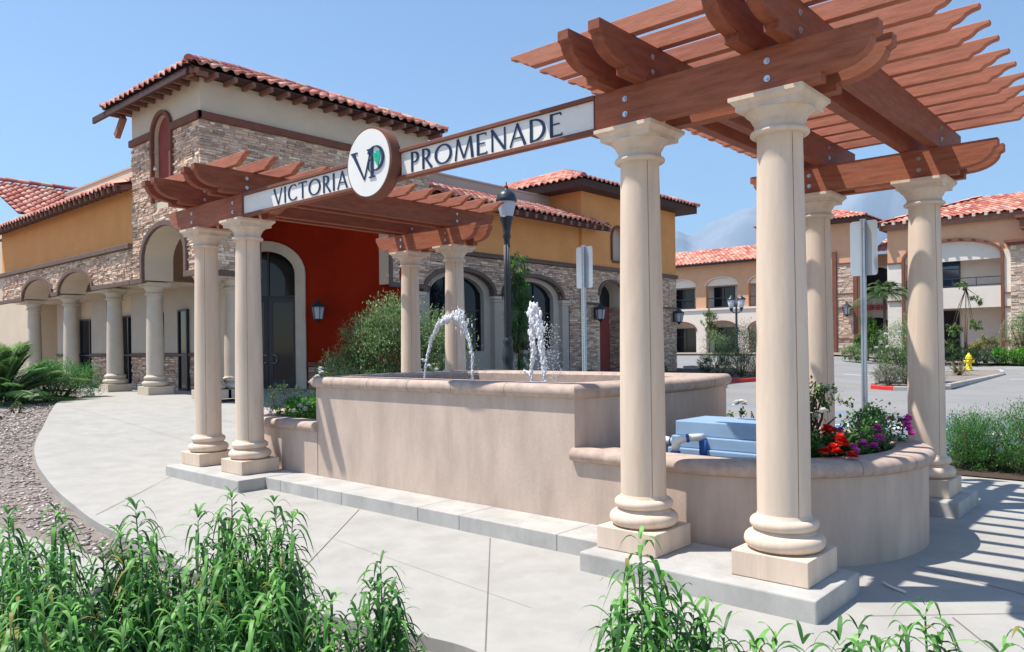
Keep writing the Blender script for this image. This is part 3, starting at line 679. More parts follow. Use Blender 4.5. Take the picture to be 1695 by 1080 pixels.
def tile_roof(name, par, O, U, V, width, run, ul=lambda v: 0., ur=None, tw=.27, tl=.40, seed=3, n=6, amp=.065):
    """O eave corner, U unit along eave, V unit up the slope; ul/ur limit u at slope distance v"""
    O, U, V = Vector(O), Vector(U).normalized(), Vector(V).normalized(); Nn = U.cross(V).normalized()
    if Nn.z < 0: Nn = -Nn
    ur = ur or (lambda v: width); rd = random.Random(seed); mb = MB(); rows = max(1, int(round(run/tl))); tl = run/rows; cols = max(1, int(round(width/tw))); tw = width/cols
    for r in range(rows):
        v0, v1 = r*tl, (r+1)*tl
        for c in range(cols):
            u0, u1 = c*tw, (c+1)*tw
            if u1 <= ul(v0)+.01 or u0 >= ur(v0)-.01: continue
            k = rd.uniform(.8, 1.2); cc = TILE_PAL[rd.randrange(6)]; mb.col = tuple(q*k for q in cc); dz = rd.uniform(-.006, .006)
            vs = []
            for (v, lift) in ((v0-.03, .045+dz), (v1, .0)):
                for i in range(n+1):
                    f = i/n; u = min(max(u0+tw*f, ul(v)), ur(v)); hgt = amp*(sin(pi*min(1, f/.68)) if f < .68 else -.25*sin(pi*(f-.68)/.32))
                    vs.append(O+U*u+V*v+Nn*(hgt+lift))
            for i in range(n+1):      # eave face
                f = i/n; u = min(max(u0+tw*f, ul(v0)), ur(v0)); hgt = amp*(sin(pi*min(1, f/.68)) if f < .68 else -.25*sin(pi*(f-.68)/.32)); vs.append(O+U*u+V*(v0-.03)+Nn*(hgt+(.02 if r else .0)+.0))
            m = n+1; mb.smooth = True
            mb.add(vs, [(i, i+1, m+i+1, m+i) for i in range(n)]+[(2*m+i, 2*m+i+1, i+1, i) for i in range(n)])
    mb.smooth = False; mb.col = (.12, .05, .04)
    a = [O+U*ul(0)-Nn*.02, O+U*ur(0)-Nn*.02, O+U*ur(run)+V*run-Nn*.02, O+U*ul(run)+V*run-Nn*.02]; mb.add(a, [(0, 1, 2, 3)])
    return mb.build(name, X['tile'], par, recalc=False)
def ridge_tiles(name, par, a, b, r=.11, step=.36, seed=5):
    a, b = Vector(a), Vector(b); d = b-a; L = d.length; d.normalize(); s = d.cross(Vector((0, 0, 1))).normalized(); upv = s.cross(d); rd = random.Random(seed); mb = MB(); mb.smooth = True
    k = max(1, int(round(L/step)))
    for i in range(k):
        cc = TILE_PAL[rd.randrange(6)]; mb.col = tuple(q*rd.uniform(.8, 1.15) for q in cc)
        p, q = a+d*(L*i/k-.03), a+d*(L*(i+1)/k); vs = []
        for pt, rr_ in ((p, r*1.12), (q, r*.95)):
            for j in range(9):
                t = pi*j/8; vs.append(pt+s*cos(t)*rr_+upv*(sin(t)*rr_))
        mb.add(vs, [(j, j+1, 9+j+1, 9+j) for j in range(8)]); mb.smooth = False
        mb.add([vs[j] for j in range(9)], [tuple(range(9))]); mb.smooth = True
    return mb.build(name, X['tile'], par, recalc=False)
def hip_roof(par, x0, x1, y0, y1, z, pitch, seed=1, sides='SENW', capr=.1):
    """eave rectangle, ridge along the longer side"""
    W, D = x1-x0, y1-y0; R = min(W, D)/2; s = sqrt(1+pitch*pitch); run = R*s; roof = None
    f = lambda L: ((lambda v: v/s), (lambda v: L-v/s))
    if W <= D:
        specs = dict(S=((x0, y0, z), (1, 0, 0), (0, 1, pitch), W), N=((x1, y1, z), (-1, 0, 0), (0, -1, pitch), W), E=((x1, y0, z), (0, 1, 0), (-1, 0, pitch), D), W=((x0, y1, z), (0, -1, 0), (1, 0, pitch), D))
        ra, rb = (x0+R, y0+R, z+R*pitch), (x0+R, y1-R, z+R*pitch)
    else:
        specs = dict(S=((x0, y0, z), (1, 0, 0), (0, 1, pitch), W), N=((x1, y1, z), (-1, 0, 0), (0, -1, pitch), W), E=((x1, y0, z), (0, 1, 0), (-1, 0, pitch), D), W=((x0, y1, z), (0, -1, 0), (1, 0, pitch), D))
        ra, rb = (x0+R, y0+R, z+R*pitch), (x1-R, y0+R, z+R*pitch)
    for k in sides:
        O, U, V, L = specs[k]; l, r = f(L); tile_roof('roof', par, O, U, V, L, run, l, r, seed=seed+ord(k))
    up = Vector((0, 0, .04))
    for a, b in ((Vector((x0, y0, z)), ra), (Vector((x1, y0, z)), ra if W <= D else rb), (Vector((x1, y1, z)), rb), (Vector((x0, y1, z)), rb if W <= D else ra)):
        ridge_tiles('ridge_tile', par, a+up, Vector(b)+up, capr)
    if (Vector(ra)-Vector(rb)).length > .3: ridge_tiles('ridge_tile', par, Vector(ra)+up, Vector(rb)+up, capr)
def fascia(par, x0, x1, y0, y1, z0, z1, m='fascia', t=.05, soff=True, inner=None):
    mb = MB(); mb.box(x0, x1, y0, y0+t, z0, z1); mb.box(x0, x1, y1-t, y1, z0, z1); mb.box(x0, x0+t, y0+t+.001, y1-t-.001, z0, z1); mb.box(x1-t, x1, y0+t+.001, y1-t-.001, z0, z1)
    mb.build('fascia', X[m], par)
    if soff: mb = MB(); mb.box(x0+t+.002, x1-t-.002, y0+t+.002, y1-t-.002, z0+.01, z0+.05); mb.build('soffit', X[m], par)
def rafter(par, p, d, L, w=.08, h=.13, m='rafter'):
    p = Vector(p); d = Vector(d).normalized(); s = d.cross(Vector((0, 0, 1))).normalized(); mb = MB(); mb.obox(p+d*L/2, d*L/2, s*w/2, s.cross(d)*h/2); return mb.build('rafter_tail', X[m], par)

bd = empty('retail_building', (-9, 6, 0), 'cream, orange and stone faced retail building with red tile roofs and arcade, behind the fountain', 'building')
before = set(bpy.data.objects)
SX, SY = -8.3, 3.2
PX, PY = (1, 0, 0), (0, 1, 0); NF, NE = (0, -1, 0), (1, 0, 0)      # front faces -Y, east faces +X
# tower front (plane y=3.2)
big = (-10.15, 1.10, 3.35, 3.85, 4.56); nic = (-10.15, .46, 5.15, 6.70, 7.17)
wall('tower_wall', 'stucco_c', bd, [(-11.9, 3.36), (-11.25, 3.36)]+[(p[0], p[1]) for p in arch(*big)[2:][::-1]]+[(-9.05, 3.36), (SX-.622, 3.36), (SX-.622, 7.62), (-11.9, 7.62)], [arch(*nic)], (0, SY, 0), PX, NF, .7)
wall('niche_panel', 'niche_r', bd, rect(-10.7, -9.6, 5.0, 7.3), [], (0, SY+.09, 0), PX, NF, .05)
ribbon('niche_trim', 'trimr', bd, [(nic[0]+.46, 5.15)]+arch(*nic)[2:]+[(nic[0]-.46, 5.15)], -.10, (0, SY, 0), PX, NF, .09)
sk = lambda u, z: in_arch(u, z, -10.15, 1.2, 3.2, 3.85, 4.68) or in_arch(u, z, -10.15, .52, 5, 6.7, 7.25)
stone_panel('stone_veneer', bd, (0, SY-.001, 0), PX, NF, -11.9, SX, 3.38, 6.70, sk, 1)
tw_r = [(-11.92, 6.70), (-10.72, 6.70)]; ribbon('band_trim', 'trimr', bd, tw_r, .17, (0, SY, 0), PX, NF, .09)
ribbon('band_trim', 'trimr', bd, [(-9.60, 6.70), (SX+.09, 6.70)], .17, (0, SY, 0), PX, NF, .09)
ribbon('arch_trim', 'trim', bd, [(-9.05, 3.40)]+arch(*big)[2:]+[(-11.25, 3.40)], -.13, (0, SY, 0), PX, NF, .08)
ribbon('lintel_trim', 'trim', bd, [(-11.97, 3.28), (-11.24, 3.28)], .13, (0, SY, 0), PX, NF, .08)
ribbon('lintel_trim', 'trim', bd, [(-9.06, 3.28), (SX+.085, 3.28)], .13, (0, SY, 0), PX, NF, .08)
# tower east face (plane x=-8.3)
te = [(SY, 3.36), (4.60, 3.36), (4.60, 4.75)]+[(6.5-1.9*cos(pi*i/16), 4.75+.55*sin(pi*i/16)) for i in range(1, 16)]+[(8.40, 4.75), (8.40, 3.36), (9.9, 3.36), (9.9, 7.62), (SY, 7.62)]
wall('tower_wall', 'stucco_c', bd, te, [], (SX, 0, 0), PY, NE, .62)
sk = lambda u, z: 4.5 < u < 8.45 and (z < 4.75 or ((u-6.5)/1.98)**2+((z-4.75)/.63)**2 < 1)
stone_panel('stone_veneer', bd, (SX+.001, 0, 0), PY, NE, SY-.04, 9.9, 3.38, 6.70, sk, 2)
ribbon('band_trim', 'trimr', bd, [(SY-.09, 6.70), (9.95, 6.70)], .17, (SX, 0, 0), PY, NE, .09)
ribbon('lintel_trim', 'trim', bd, [(SY-.08, 3.28), (4.60, 3.28)], .13, (SX, 0, 0), PY, NE, .08)
ribbon('lintel_trim', 'trim', bd, [(8.40, 3.28), (9.62, 3.28)], .13, (SX, 0, 0), PY, NE, .08)
ribbon('arch_trim', 'trim', bd, [(8.40, 3.40), (8.40, 4.75)]+[(6.5+1.9*cos(pi*i/16), 4.75+.55*sin(pi*i/16)) for i in range(1, 16)]+[(4.60, 4.75), (4.60, 3.40)], -.11, (SX, 0, 0), PY, NE, .07)
mb = MB(); mb.box(-11.9, SX-.62, 9.55, 9.9, 3.36, 7.62); mb.box(-11.9, -11.55, 3.9, 9.55, 4.6, 7.62); mb.build('tower_wall', X['stucco_c'], bd)
mb = MB(); mb.box(-11.54, SX-.63, 3.91, 9.54, 5.45, 5.55); mb.build('portico_ceiling', X['stucco_c'], bd)
# tower roof with rafter tails
mb = MB(); mb.box(-12.45, -7.86, 2.80, 10.0, 7.635, 7.675); mb.build('roof_deck', X['fascia'], bd)
hip_roof(bd, -12.45, -7.78, 2.72, 10.12, 7.70, .42, seed=20)
for i in range(17): rafter(bd, (-7.80, 2.90+i*.44, 7.58), (-1, 0, 0), .5, h=.10)
for i in range(11): rafter(bd, (-12.35+i*.44, 2.79, 7.58), (0, 1, 0), .41, h=.10)
mb = MB(); mb.box(-13.15, -7.95, 2.72, 2.785, 7.47, 7.632); mb.build('eave_beam', X['fascia'], bd, bevel=.01)
mb = MB(); mb.obox((-12.25, 3.06, 7.28), (.22, 0, .20), (0, .06, 0), (-.05, 0, .06)); mb.build('eave_brace', X['rafter'], bd)
# ---- left wing (front plane 3.2, upper wall 3.32)
a1 = (-15.83, 1.28, 3.35, 3.36, 3.88); a2 = (-19.08, 1.33, 3.35, 3.36, 3.88)
def cut(a): return [(p[0], p[1]) for p in arch(*a)[2:]][::-1]
wall('arcade_wall', 'stucco_c', bd, [(-23.2, 3.36)]+cut(a2)+cut(a1)+[(-11.91, 3.36), (-11.91, 4.30), (-23.2, 4.30)], [], (0, SY, 0), PX, NF, .7)
sk = lambda u, z: in_arch(u, z, a1[0], 1.38, 3.2, 3.36, 3.99) or in_arch(u, z, a2[0], 1.43, 3.2, 3.36, 3.99)
stone_panel('stone_veneer', bd, (0, SY-.001, 0), PX, NF, -22.7, -11.93, 3.38, 4.20, sk, 4)
path = [(-11.98, 3.28)]+[(a1[0]+1.34, 3.28)]+[(a1[0]+1.28*cos(pi*i/14), 3.36+.52*sin(pi*i/14)) for i in range(15)]+[(a1[0]-1.34, 3.28), (a2[0]+1.39, 3.28)]+[(a2[0]+1.33*cos(pi*i/14), 3.36+.52*sin(pi*i/14)) for i in range(15)]+[(a2[0]-1.39, 3.28), (-23.2, 3.28)]
ribbon('lintel_trim', 'trim', bd, path, -.12, (0, SY, 0), PX, NF, .08)
ribbon('cornice', 'trim', bd, [(-23.2, 4.20), (-11.93, 4.20)], .13, (0, SY, 0), PX, NF, .12)
wall('upper_wall', 'stucco_o', bd, rect(-23.2, -11.9, 4.30, 5.86), [], (0, SY+.12, 0), PX, NF, .3)
mb = MB(); mb.box(-23.4, -11.92, 2.87, 2.92, 5.60, 5.72); mb.build('fascia', X['fascia'], bd)
tile_roof('roof', bd, (-23.4, 2.80, 5.74), (1, 0, 0), (0, 1, .40), 11.46, 1.62, seed=31)
for i in range(30): rafter(bd, (-23.2+i*.385, 2.79, 5.66), (0, 1, .25), .5, w=.07, h=.12)
mb = MB(); mb.box(-24, -11.92, 3.33, 4.4, 5.60, 5.62); mb.build('soffit', X['fascia'], bd)
wall('parapet', 'stucco_c', bd, rect(-19.9, -11.91, 5.9, 6.83), [], (0, 4.3, 0), PX, NF, .25)
mb = MB(); mb.box(-19.93, -11.92, 4.27, 4.58, 6.832, 6.89); mb.build('parapet_cap', X['stucco_g'], bd)
tile_roof('roof', bd, (-19.3, 2.75, 5.95), (0, 1, 0), (-1, 0, .43), 8, 4.05, seed=50)
ridge_tiles('ridge_tile', bd, (-23, 2.7, 7.62), (-23, 10.7, 7.62))
mb = MB(); mb.box(-33.4, -23.3, 4.4, 13, .3, 6.36); mb.build('far_wing_wall', X['stucco_c'], bd)
# arcade columns, corridor
for x in (-11.6, -14.12, -17.42, -20.75): column_parts(bd, x, 3.58, FL, 2.80, 1.28, ('precast_far', None), simple=True)
for y in (3.55, 4.10): column_parts(bd, SX-.34, y, FL, 2.80, 1.28, ('precast_far', None), simple=True)
mb = MB(); mb.box(-24, -11.9, 3.9, 5.2, 3.36, 3.42); mb.build('corridor_ceiling', X['stucco_c'], bd)
mb = MB(); mb.box(-24, -10.9, 5.2, 5.4, FL-.3, 6.2); mb.build('corridor_wall', X['stucco_c'], bd)
for x0, x1 in ((-13.95, -11.7), (-16.2, -14.9), (-19.4, -18.1), (-22.6, -21.3)):
    mb = MB(); mb.box(x0, x1, 4.85, 5.198, 1.56, 3.36); mb.build('pier', X['stucco_g'], bd)
    mb = MB(); mb.box(x0-.03, x1+.03, 4.80, 5.197, 1.46, 1.56); mb.build('sill_trim', X['trim'], bd, bevel=.02)
    stone_panel('stone_veneer', bd, (0, 4.87, 0), PX, NF, x0, x1, FL-.05, 1.46, None, int(-x0*7))
    stone_panel('stone_veneer', bd, (x1-.01, 0, 0), PY, NE, 4.85, 5.2, FL-.05, 1.46, None, int(-x0*9))
def window(par, O, U, N, u0, u1, z0, z1, mull=(), bars=(), glass='glass', name='window', t=.05, inset=.0):
    wd = empty(name, (0, 0, 0)); wd.parent = par
    O, U, N = Vector(O), Vector(U), Vector(N); mb = MB()
    def bar(a, b, c, d): mb.obox(O+U*(a+b)/2+Vector((0, 0, (c+d)/2)), U*(b-a)/2, N*.035, (0, 0, (d-c)/2))
    bar(u0, u0+t, z0, z1); bar(u1-t, u1, z0, z1); bar(u0+t, u1-t, z0, z0+t); bar(u0+t, u1-t, z1-t, z1)
    for m in mull: bar(m-t/2, m+t/2, z0+t, z1-t)
    for b_ in bars:
        e = [u0+t]+sorted(mull)+[u1-t]
        for a, b in zip(e[:-1], e[1:]): bar(a+(t/2 if a in mull else 0), b-(t/2 if b in mull else 0), b_-t/2, b_+t/2)
    mb.build('frame', X['frame'], wd)
    mb = MB(); mb.obox(O+U*(u0+u1)/2+Vector((0, 0, (z0+z1)/2))-N*.012, U*((u1-u0)/2-.01), N*.006, (0, 0, (z1-z0)/2-.01)); mb.build('glass', X[glass], wd)
    return wd
for x0, x1 in ((-14.86, -14.0), (-18.05, -16.25), (-21.25, -19.45), (-12.95, -12.4)):
    window(bd, (0, 5.16 if x0 < -13 else 4.80, 0), PX, NF, x0, x1, FL, 2.75, mull=((x0+x1)/2,) if x1-x0 > 1 else (), bars=(1.5,))
# portico: red diagonal wall with arched entrance
DU = Vector((.745, .667, 0)).normalized(); DN = Vector((.667, -.745, 0)).normalized(); DO = Vector((-11.0, 6.34, 0))   # at the door centre
wall('entry_wall', 'stucco_r', bd, rect(-1.62, 3.7, FL-.2, 5.5), [arch(0, .80, FL-.1, 3.67, 4.30)], DO, DU, DN, .35)
stone_panel('stone_veneer', bd, DO+DN*.002, DU, DN, 1.12, 3.7, FL-.05, 1.15, None, 77, gain=.7)
ribbon('sill_trim', 'trimr', bd, [(1.12, 1.15), (3.7, 1.15)], .12, DO, DU, DN, .08)
ribbon('door_surround', 'precast_far', bd, [(.80, FL)]+arch(0, .80, FL, 3.67, 4.30)[2:]+[(-.80, FL)], -.28, DO, DU, DN, .09)
dw = window(bd, DO-DN*.20, DU, DN, -.80, .80, FL+.02, 4.35, mull=(0.,), bars=(3.08,), name='transom_window')
for s in (-1, 1):
    d = empty('door', (0, 0, 0)); d.parent = bd; mb = MB(); o_ = DO-DN*.165
    def bar(a, b, c, dd): mb.obox(o_+DU*(a+b)/2*s+Vector((0, 0, (c+dd)/2)), DU*(b-a)/2, DN*.022, (0, 0, (dd-c)/2))
    bar(.02, .12, FL+.03, 3.04); bar(.68, .78, FL+.03, 3.04); bar(.12, .68, FL+.03, FL+.28); bar(.12, .68, 2.92, 3.04); mb.build('frame', X['frame'], d)
    mb = MB(); mb.obox(o_+DU*.40*s+Vector((0, 0, 1.75)), DU*.285, DN*.006, (0, 0, 1.2)); mb.build('glass', X['glass'], d)
    mb = MB(); hp = [o_+DU*s*a+Vector((0, 0, z))+DN*q for a, z, q in ((.07, 1.46, .02), (.07, 1.46, .08), (.10, 1.475, .09), (.20, 1.475, .09), (.235, 1.44, .09), (.235, 1.28, .09), (.20, 1.25, .09), (.10, 1.25, .09), (.07, 1.265, .08), (.07, 1.265, .02))]
    mb.tube(hp, .012, 8); mb.build('handle', X['metal'], d)
# ---- right wing (plane x=-8.3)
bays = [(11.1, 1.38), (14.45, 1.45)]
skb = lambda u, z: any(in_arch(u, z, yc, hw+.02, 0, 3.26, 3.99) for yc, hw in bays)
out = [(9.901, 3.2)]
for yc, hw in bays:
    out += [(yc-hw, 3.2)]+[(yc-hw*cos(pi*i/16), 3.26+.62*sin(pi*i/16)) for i in range(17)]+[(yc+hw, 3.2)]
out += [(16.35, 3.2), (16.35, FL-.4), (17.0, FL-.4), (17.0, 5.95), (9.901, 5.95)]
out = out[:-2]+[(17.0, 4.40), (9.901, 4.40)]
wall('wing_wall', 'mortar', bd, out, [], (SX, 0, 0), PY, NE, .12)
wall('upper_wall', 'stucco_o', bd, rect(9.901, 17.0, 4.401, 5.95), [], (SX, 0, 0), PY, NE, .3)
stone_panel('stone_veneer', bd, (SX+.001, 0, 0), PY, NE, 9.9, 17.0, 3.24, 4.36, lambda u, z: skb(u, z), 8, gain=.92)
stone_panel('stone_veneer', bd, (SX+.001, 0, 0), PY, NE, 16.35, 17.0, FL-.3, 3.24, None, 9, gain=.92)
for yc, hw in bays:
    ribbon('arch_trim', 'trim', bd, [(yc+hw, 3.2)]+[(yc+hw*cos(pi*i/18), 3.26+.62*sin(pi*i/18)) for i in range(19)]+[(yc-hw, 3.2)], -.13, (SX, 0, 0), PY, NE, .09)
ribbon('cornice', 'trim', bd, [(9.9, 4.36), (17.05, 4.36)], .08, (SX, 0, 0), PY, NE, .10); ribbon('cornice', 'trim', bd, [(9.9, 4.44), (17.05, 4.44)], .06, (SX, 0, 0), PY, NE, .06)
for yc, hw in bays:
    wall('bay_wall', 'stucco_g', bd, rect(yc-hw-.3, yc+hw+.15, FL-.3, 4.3), [arch(yc, hw-.26, 1.5, 3.18, 3.76)], (SX-.121, 0, 0), PY, NE, .22)
    window(bd, (SX-.30, 0, 0), PY, NE, yc-hw+.24, yc+hw-.24, 1.48, 3.80, mull=(yc-.35, yc+.35), bars=(2.75,))
for y0, y1 in ((9.05, 9.68), (12.52, 12.96), (15.92, 16.33)):
    p = empty('pilaster', (0, 0, 0)); p.parent = bd
    mb = MB(); mb.box(SX-.40, SX+.02, y0+.03, y1-.03, FL-.3, 3.02); mb.build('shaft', X['stucco_g'], p)
    mb = MB(); mb.box(SX-.40, SX+.05, y0, y1, 3.02, 3.09); mb.box(SX-.40, SX+.08, y0-.03, y1+.03, 3.092, 3.20); mb.build('capital', X['precast_far'], p, bevel=.01)
mb = MB(); mb.box(-7.62, -7.57, 9.95, 17.75, 5.68, 5.84); mb.build('fascia', X['fascia'], bd)
tile_roof('roof', bd, (-7.52, 9.92, 5.86), (0, 1, 0), (-1, 0, .38), 7.86, 2.25, seed=61)
for i in range(18): rafter(bd, (-7.50, 10.1+i*.45, 5.72), (-1, 0, .2), .8, w=.1, h=.14)
mb = MB(); mb.box(-8.29, -7.63, 9.95, 16.99, 5.80, 5.83); mb.build('soffit', X['fascia'], bd)
wall('parapet', 'stucco_g', bd, rect(9.9, 17.0, 5.0, 7.02), [], (-9.65, 0, 0), PY, NE, .25); mb = MB(); mb.box(-9.93, -9.61, 9.9, 16.99, 7.022, 7.08); mb.build('parapet_cap', X['stucco_g'], bd)
# end tower
EY0, EY1, EX = 17.0, 23.5, SX+.10
nc = (18.75, .72, FL-.4, 3.50, 3.95)
wall('end_tower_base', 'stucco_c', bd, rect(EY0, EY1, FL-.4, 4.40), [arch(*nc)], (EX-.002, 0, 0), PY, NE, .9)
wall('end_tower_wall', 'stucco_o', bd, rect(EY0, EY1, 4.401, 7.12), [arch(19.25, .40, 4.78, 5.62, 6.02, 12)], (EX, 0, 0), PY, NE, .9)
mb = MB(); mb.box(-13.6, EX-.9, EY0, EY0+.3, FL, 7.12); mb.build('end_tower_wall', X['stucco_o'], bd); mb = MB(); mb.box(-13.6, EX-.9, EY1-.3, EY1, FL, 7.12); mb.build('end_tower_wall', X['stucco_o'], bd)
skc = lambda u, z: in_arch(u, z, 18.75, .85, 0, 3.50, 4.08)
stone_panel('stone_veneer', bd, (EX+.001, 0, 0), PY, NE, EY0-.02, EY1, FL-.3, 4.36, skc, 12, gain=.92)
stone_panel('stone_veneer', bd, (0, EY1+.001, 0), (-1, 0, 0), (0, 1, 0), 8.2, 9.1, FL-.3, 4.36, None, 13)
ribbon('arch_trim', 'trim', bd, [(nc[0]+.72, 3.45)]+arch(*nc)[2:]+[(nc[0]-.72, 3.45)], -.11, (EX, 0, 0), PY, NE, .08)
ribbon('lintel_trim', 'trim', bd, [(EY0-.02, 3.1), (18.03, 3.1)], .07, (EX, 0, 0), PY, NE, .07); ribbon('lintel_trim', 'trim', bd, [(19.47, 3.1), (EY1, 3.1)], .07, (EX, 0, 0), PY, NE, .07)
ribbon('cornice', 'trim', bd, [(EY0-.03, 4.36), (EY1+.05, 4.36)], .14, (EX, 0, 0), PY, NE, .10)
wall('niche_panel', 'niche_r', bd, rect(18.0, 19.5, FL-.4, 3.1), [], (EX-.55, 0, 0), PY, NE, .04)
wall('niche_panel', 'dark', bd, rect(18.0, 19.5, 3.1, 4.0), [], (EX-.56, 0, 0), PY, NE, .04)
stone_panel('stone_veneer', bd, (0, 19.46, 0), (-1, 0, 0), (0, -1, 0), 8.22, 8.76, FL-.3, 3.1, None, 14, gain=.9)
ribbon('window_trim', 'trimr', bd, [(18.85, 4.78)]+[(19.65, 4.78)]+arch(19.25, .40, 4.78, 5.62, 6.02, 12)[2:]+[(18.85, 4.78)], -.08, (EX, 0, 0), PY, NE, .07)
wall('window_panel', 'stucco_g', bd, rect(18.8, 19.7, 4.7, 6.1), [], (EX-.16, 0, 0), PY, NE, .05)
fascia(bd, -14.2, EX+.62, EY0-.72, EY1+.72, 7.08, 7.34, 'fascia'); hip_roof(bd, -14.25, EX+.68, EY0-.78, EY1+.78, 7.36, .36, seed=70)
BINV = Matrix.Translation(-bd.location)
for o in set(bpy.data.objects)-before:
    if o.parent is bd: o.matrix_parent_inverse = BINV.copy()

# ------------------------------------------------------------------ wall lanterns
def lantern(loc, nrm, label, s=1.):
    L = empty('wall_lantern', loc, label, 'lantern', 'black lanterns on the building walls', rz=atan2(nrm[1], nrm[0])+pi/2)
    def P(mb, n, m): o = mb.build(n, X[m], L); return o
    mb = MB(); mb.box(-.05*s, .05*s, -.02, 0, -.16*s, .16*s); mb.tube([(0, -.02, .10*s), (0, -.10*s, .18*s), (0, -.17*s, .18*s), (0, -.17*s, .12*s)], .012*s, 6); P(mb, 'bracket', 'black')
    mb = MB(); r0, r1 = .095*s, .14*s; z0, z1 = -.17*s, .10*s; c = -.17*s
    for k in range(6):
        a = pi*k/3; mb.tube([(r0*cos(a), c+r0*sin(a), z0), (r1*cos(a), c+r1*sin(a), z1)], .009*s, 5)
    mb.lathe([(r0, z0), (r0*1.05, z0+.02*s)], (0, c), 6); mb.lathe([(0, z0), (r0, z0)], (0, c), 6); mb.lathe([(0, z0-.07*s), (.03*s, z0-.05*s), (r0*.8, z0)], (0, c), 6); P(mb, 'cage', 'black')
    mb = MB(); mb.lathe([(r1*1.25, z1), (r1*1.1, z1+.03*s), (r1*.5, z1+.10*s), (.03*s, z1+.13*s), (.012*s, z1+.18*s), (0, z1+.2*s)], (0, c), 12); mb.lathe([(0, z1), (r1*1.25, z1)], (0, c), 12); P(mb, 'cap', 'black')
    mb = MB(); mb.lathe([(r0*.94, z0+.01), (r1*.94, z1)], (0, c), 6); P(mb, 'lamp_glass', 'lampglass')
p = DO+DU*1.50
lantern((p.x+.12, p.y-.13, 2.62), DN, 'black wall lantern on the dark red entry wall beside the arched door', 1.25)
lantern((EX+.04, 17.70, 2.78), (1, 0, 0), 'black wall lantern on the stone wall left of the narrow red niche', 1.35)
lantern((EX+.04, 23.25, 2.78), (1, 0, 0), 'black wall lantern at the far stone corner of the main building, nearest the car park', 1.35)

# ------------------------------------------------------------------ far buildings
SP2 = [(.56, .42, .32), (.46, .34, .26), (.62, .50, .40), (.50, .36, .27)]
def railing(par, O, U, u0, u1, z0, z1):
    O, U = Vector(O), Vector(U); mb = MB(); c = lambda u, z: O+U*u+Vector((0, 0, z)); N = U.cross(Vector((0, 0, 1)))
    for z in (z1, z0+.08): mb.obox(c((u0+u1)/2, z), U*(u1-u0)/2, N*.02, (0, 0, .025))
    n = int((u1-u0)/1.2)
    for i in range(n+1): mb.obox(c(u0+(u1-u0)*i/n, (z0+z1)/2), U*.02, N*.018, (0, 0, (z1-z0)/2))
    return mb.build('railing', X['frame'], par)
def tagkids(root, before):
    I = Matrix.Translation(-root.location)
    for o in set(bpy.data.objects)-before:
        if o.parent is root: o.matrix_parent_inverse = I.copy()
# left two storey wing, plane y=52
fb = empty('office_building', (-20, 52, .8), 'long two storey building with a row of arched balconies, left across the car park', 'building'); before = set(bpy.data.objects)
Y = 52; bw = 3.62; holes = []; cs = [-24.0+k*bw for k in range(-2, 4)]
for c in cs:
    holes += [arch(c, 1.36, 4.55, 6.35, 6.98, 12), arch(c, 1.36, .2, 2.9, 3.55, 12)]
wall('upper_wall', 'stucco_p', fb, rect(-35, -11.6, 4.55, 8.2), [[(p[0], max(p[1], 4.5501)) for p in h] for h in []], (0, Y+.6, 0), PX, NF, .01) if False else None
up = [(-35, 4.55)]
for c in cs: up += [(c-1.36, 4.55), (c-1.36, 6.35)]+[(c-1.36*cos(pi*i/12), 6.35+.63*sin(pi*i/12)) for i in range(1, 12)]+[(c+1.36, 6.35), (c+1.36, 4.55)]
up += [(-11.6, 4.55), (-11.6, 8.15), (-35, 8.15)]
wall('upper_wall', 'stucco_p', fb, up, [], (0, Y, 0), PX, NF, .45)
lo = [(-35, 0)]
for c in cs: lo += [(c-1.36, 0), (c-1.36, 2.75)]+[(c-1.36*cos(pi*i/12), 2.75+.7*sin(pi*i/12)) for i in range(1, 12)]+[(c+1.36, 2.75), (c+1.36, 0)]
lo += [(-11.6, 0), (-11.6, 4.549), (-35, 4.549)]
wall('lower_wall', 'stucco_w', fb, lo, [], (0, Y-.02, 0), PX, NF, .45)
for c in cs:
    ribbon('arch_trim', 'stucco_w', fb, [(c+1.36*cos(pi*i/12), 6.35+.63*sin(pi*i/12)) for i in range(13)], -.07, (0, Y, 0), PX, NF, .05, bev=0)
    wall('arch_infill', 'stucco_w', fb, arch(c, 1.35, 6.30, 6.35, 6.97, 12)[2:], [], (0, Y+.18, 0), PX, NF, .1)
    ribbon('arch_trim', 'trimr', fb, [(c+1.36*cos(pi*i/12), 2.75+.7*sin(pi*i/12)) for i in range(13)], -.10, (0, Y-.02, 0), PX, NF, .05, bev=0)
    railing(fb, (0, Y+.2, 0), (1, 0, 0), c-1.36, c+1.36, 4.55, 5.35)
    window(fb, (0, Y+1.4, 0), PX, NF, c-1.35, c+.45, 4.2, 6.3, mull=(c-.45,), glass='glass'); window(fb, (0, Y+1.4, 0), PX, NF, c-1.35, c+.8, .6, 3.0, mull=(c-.3,), bars=(2.3,))
mb = MB(); mb.box(-35, -11.6, Y-.12, Y+1.5, 4.40, 4.553); mb.build('balcony_slab', X['stucco_w'], fb)
mb = MB(); mb.box(-35, -11.6, Y+1.45, Y+1.7, .2, 8.1); mb.build('back_wall', X['stucco_w'], fb)
mb = MB(); mb.box(-35.2, -11.6, Y-.75, Y-.70, 7.95, 8.12); mb.box(-35.2, -11.6, Y-.70, Y, 8.08, 8.11); mb.build('fascia', X['fascia'], fb)
tile_roof('roof', fb, (-35.4, Y-.8, 8.14), (1, 0, 0), (0, 1, .33), 24, 5.5, seed=90, tw=.34, tl=.5, n=4)
tagkids(fb, before)
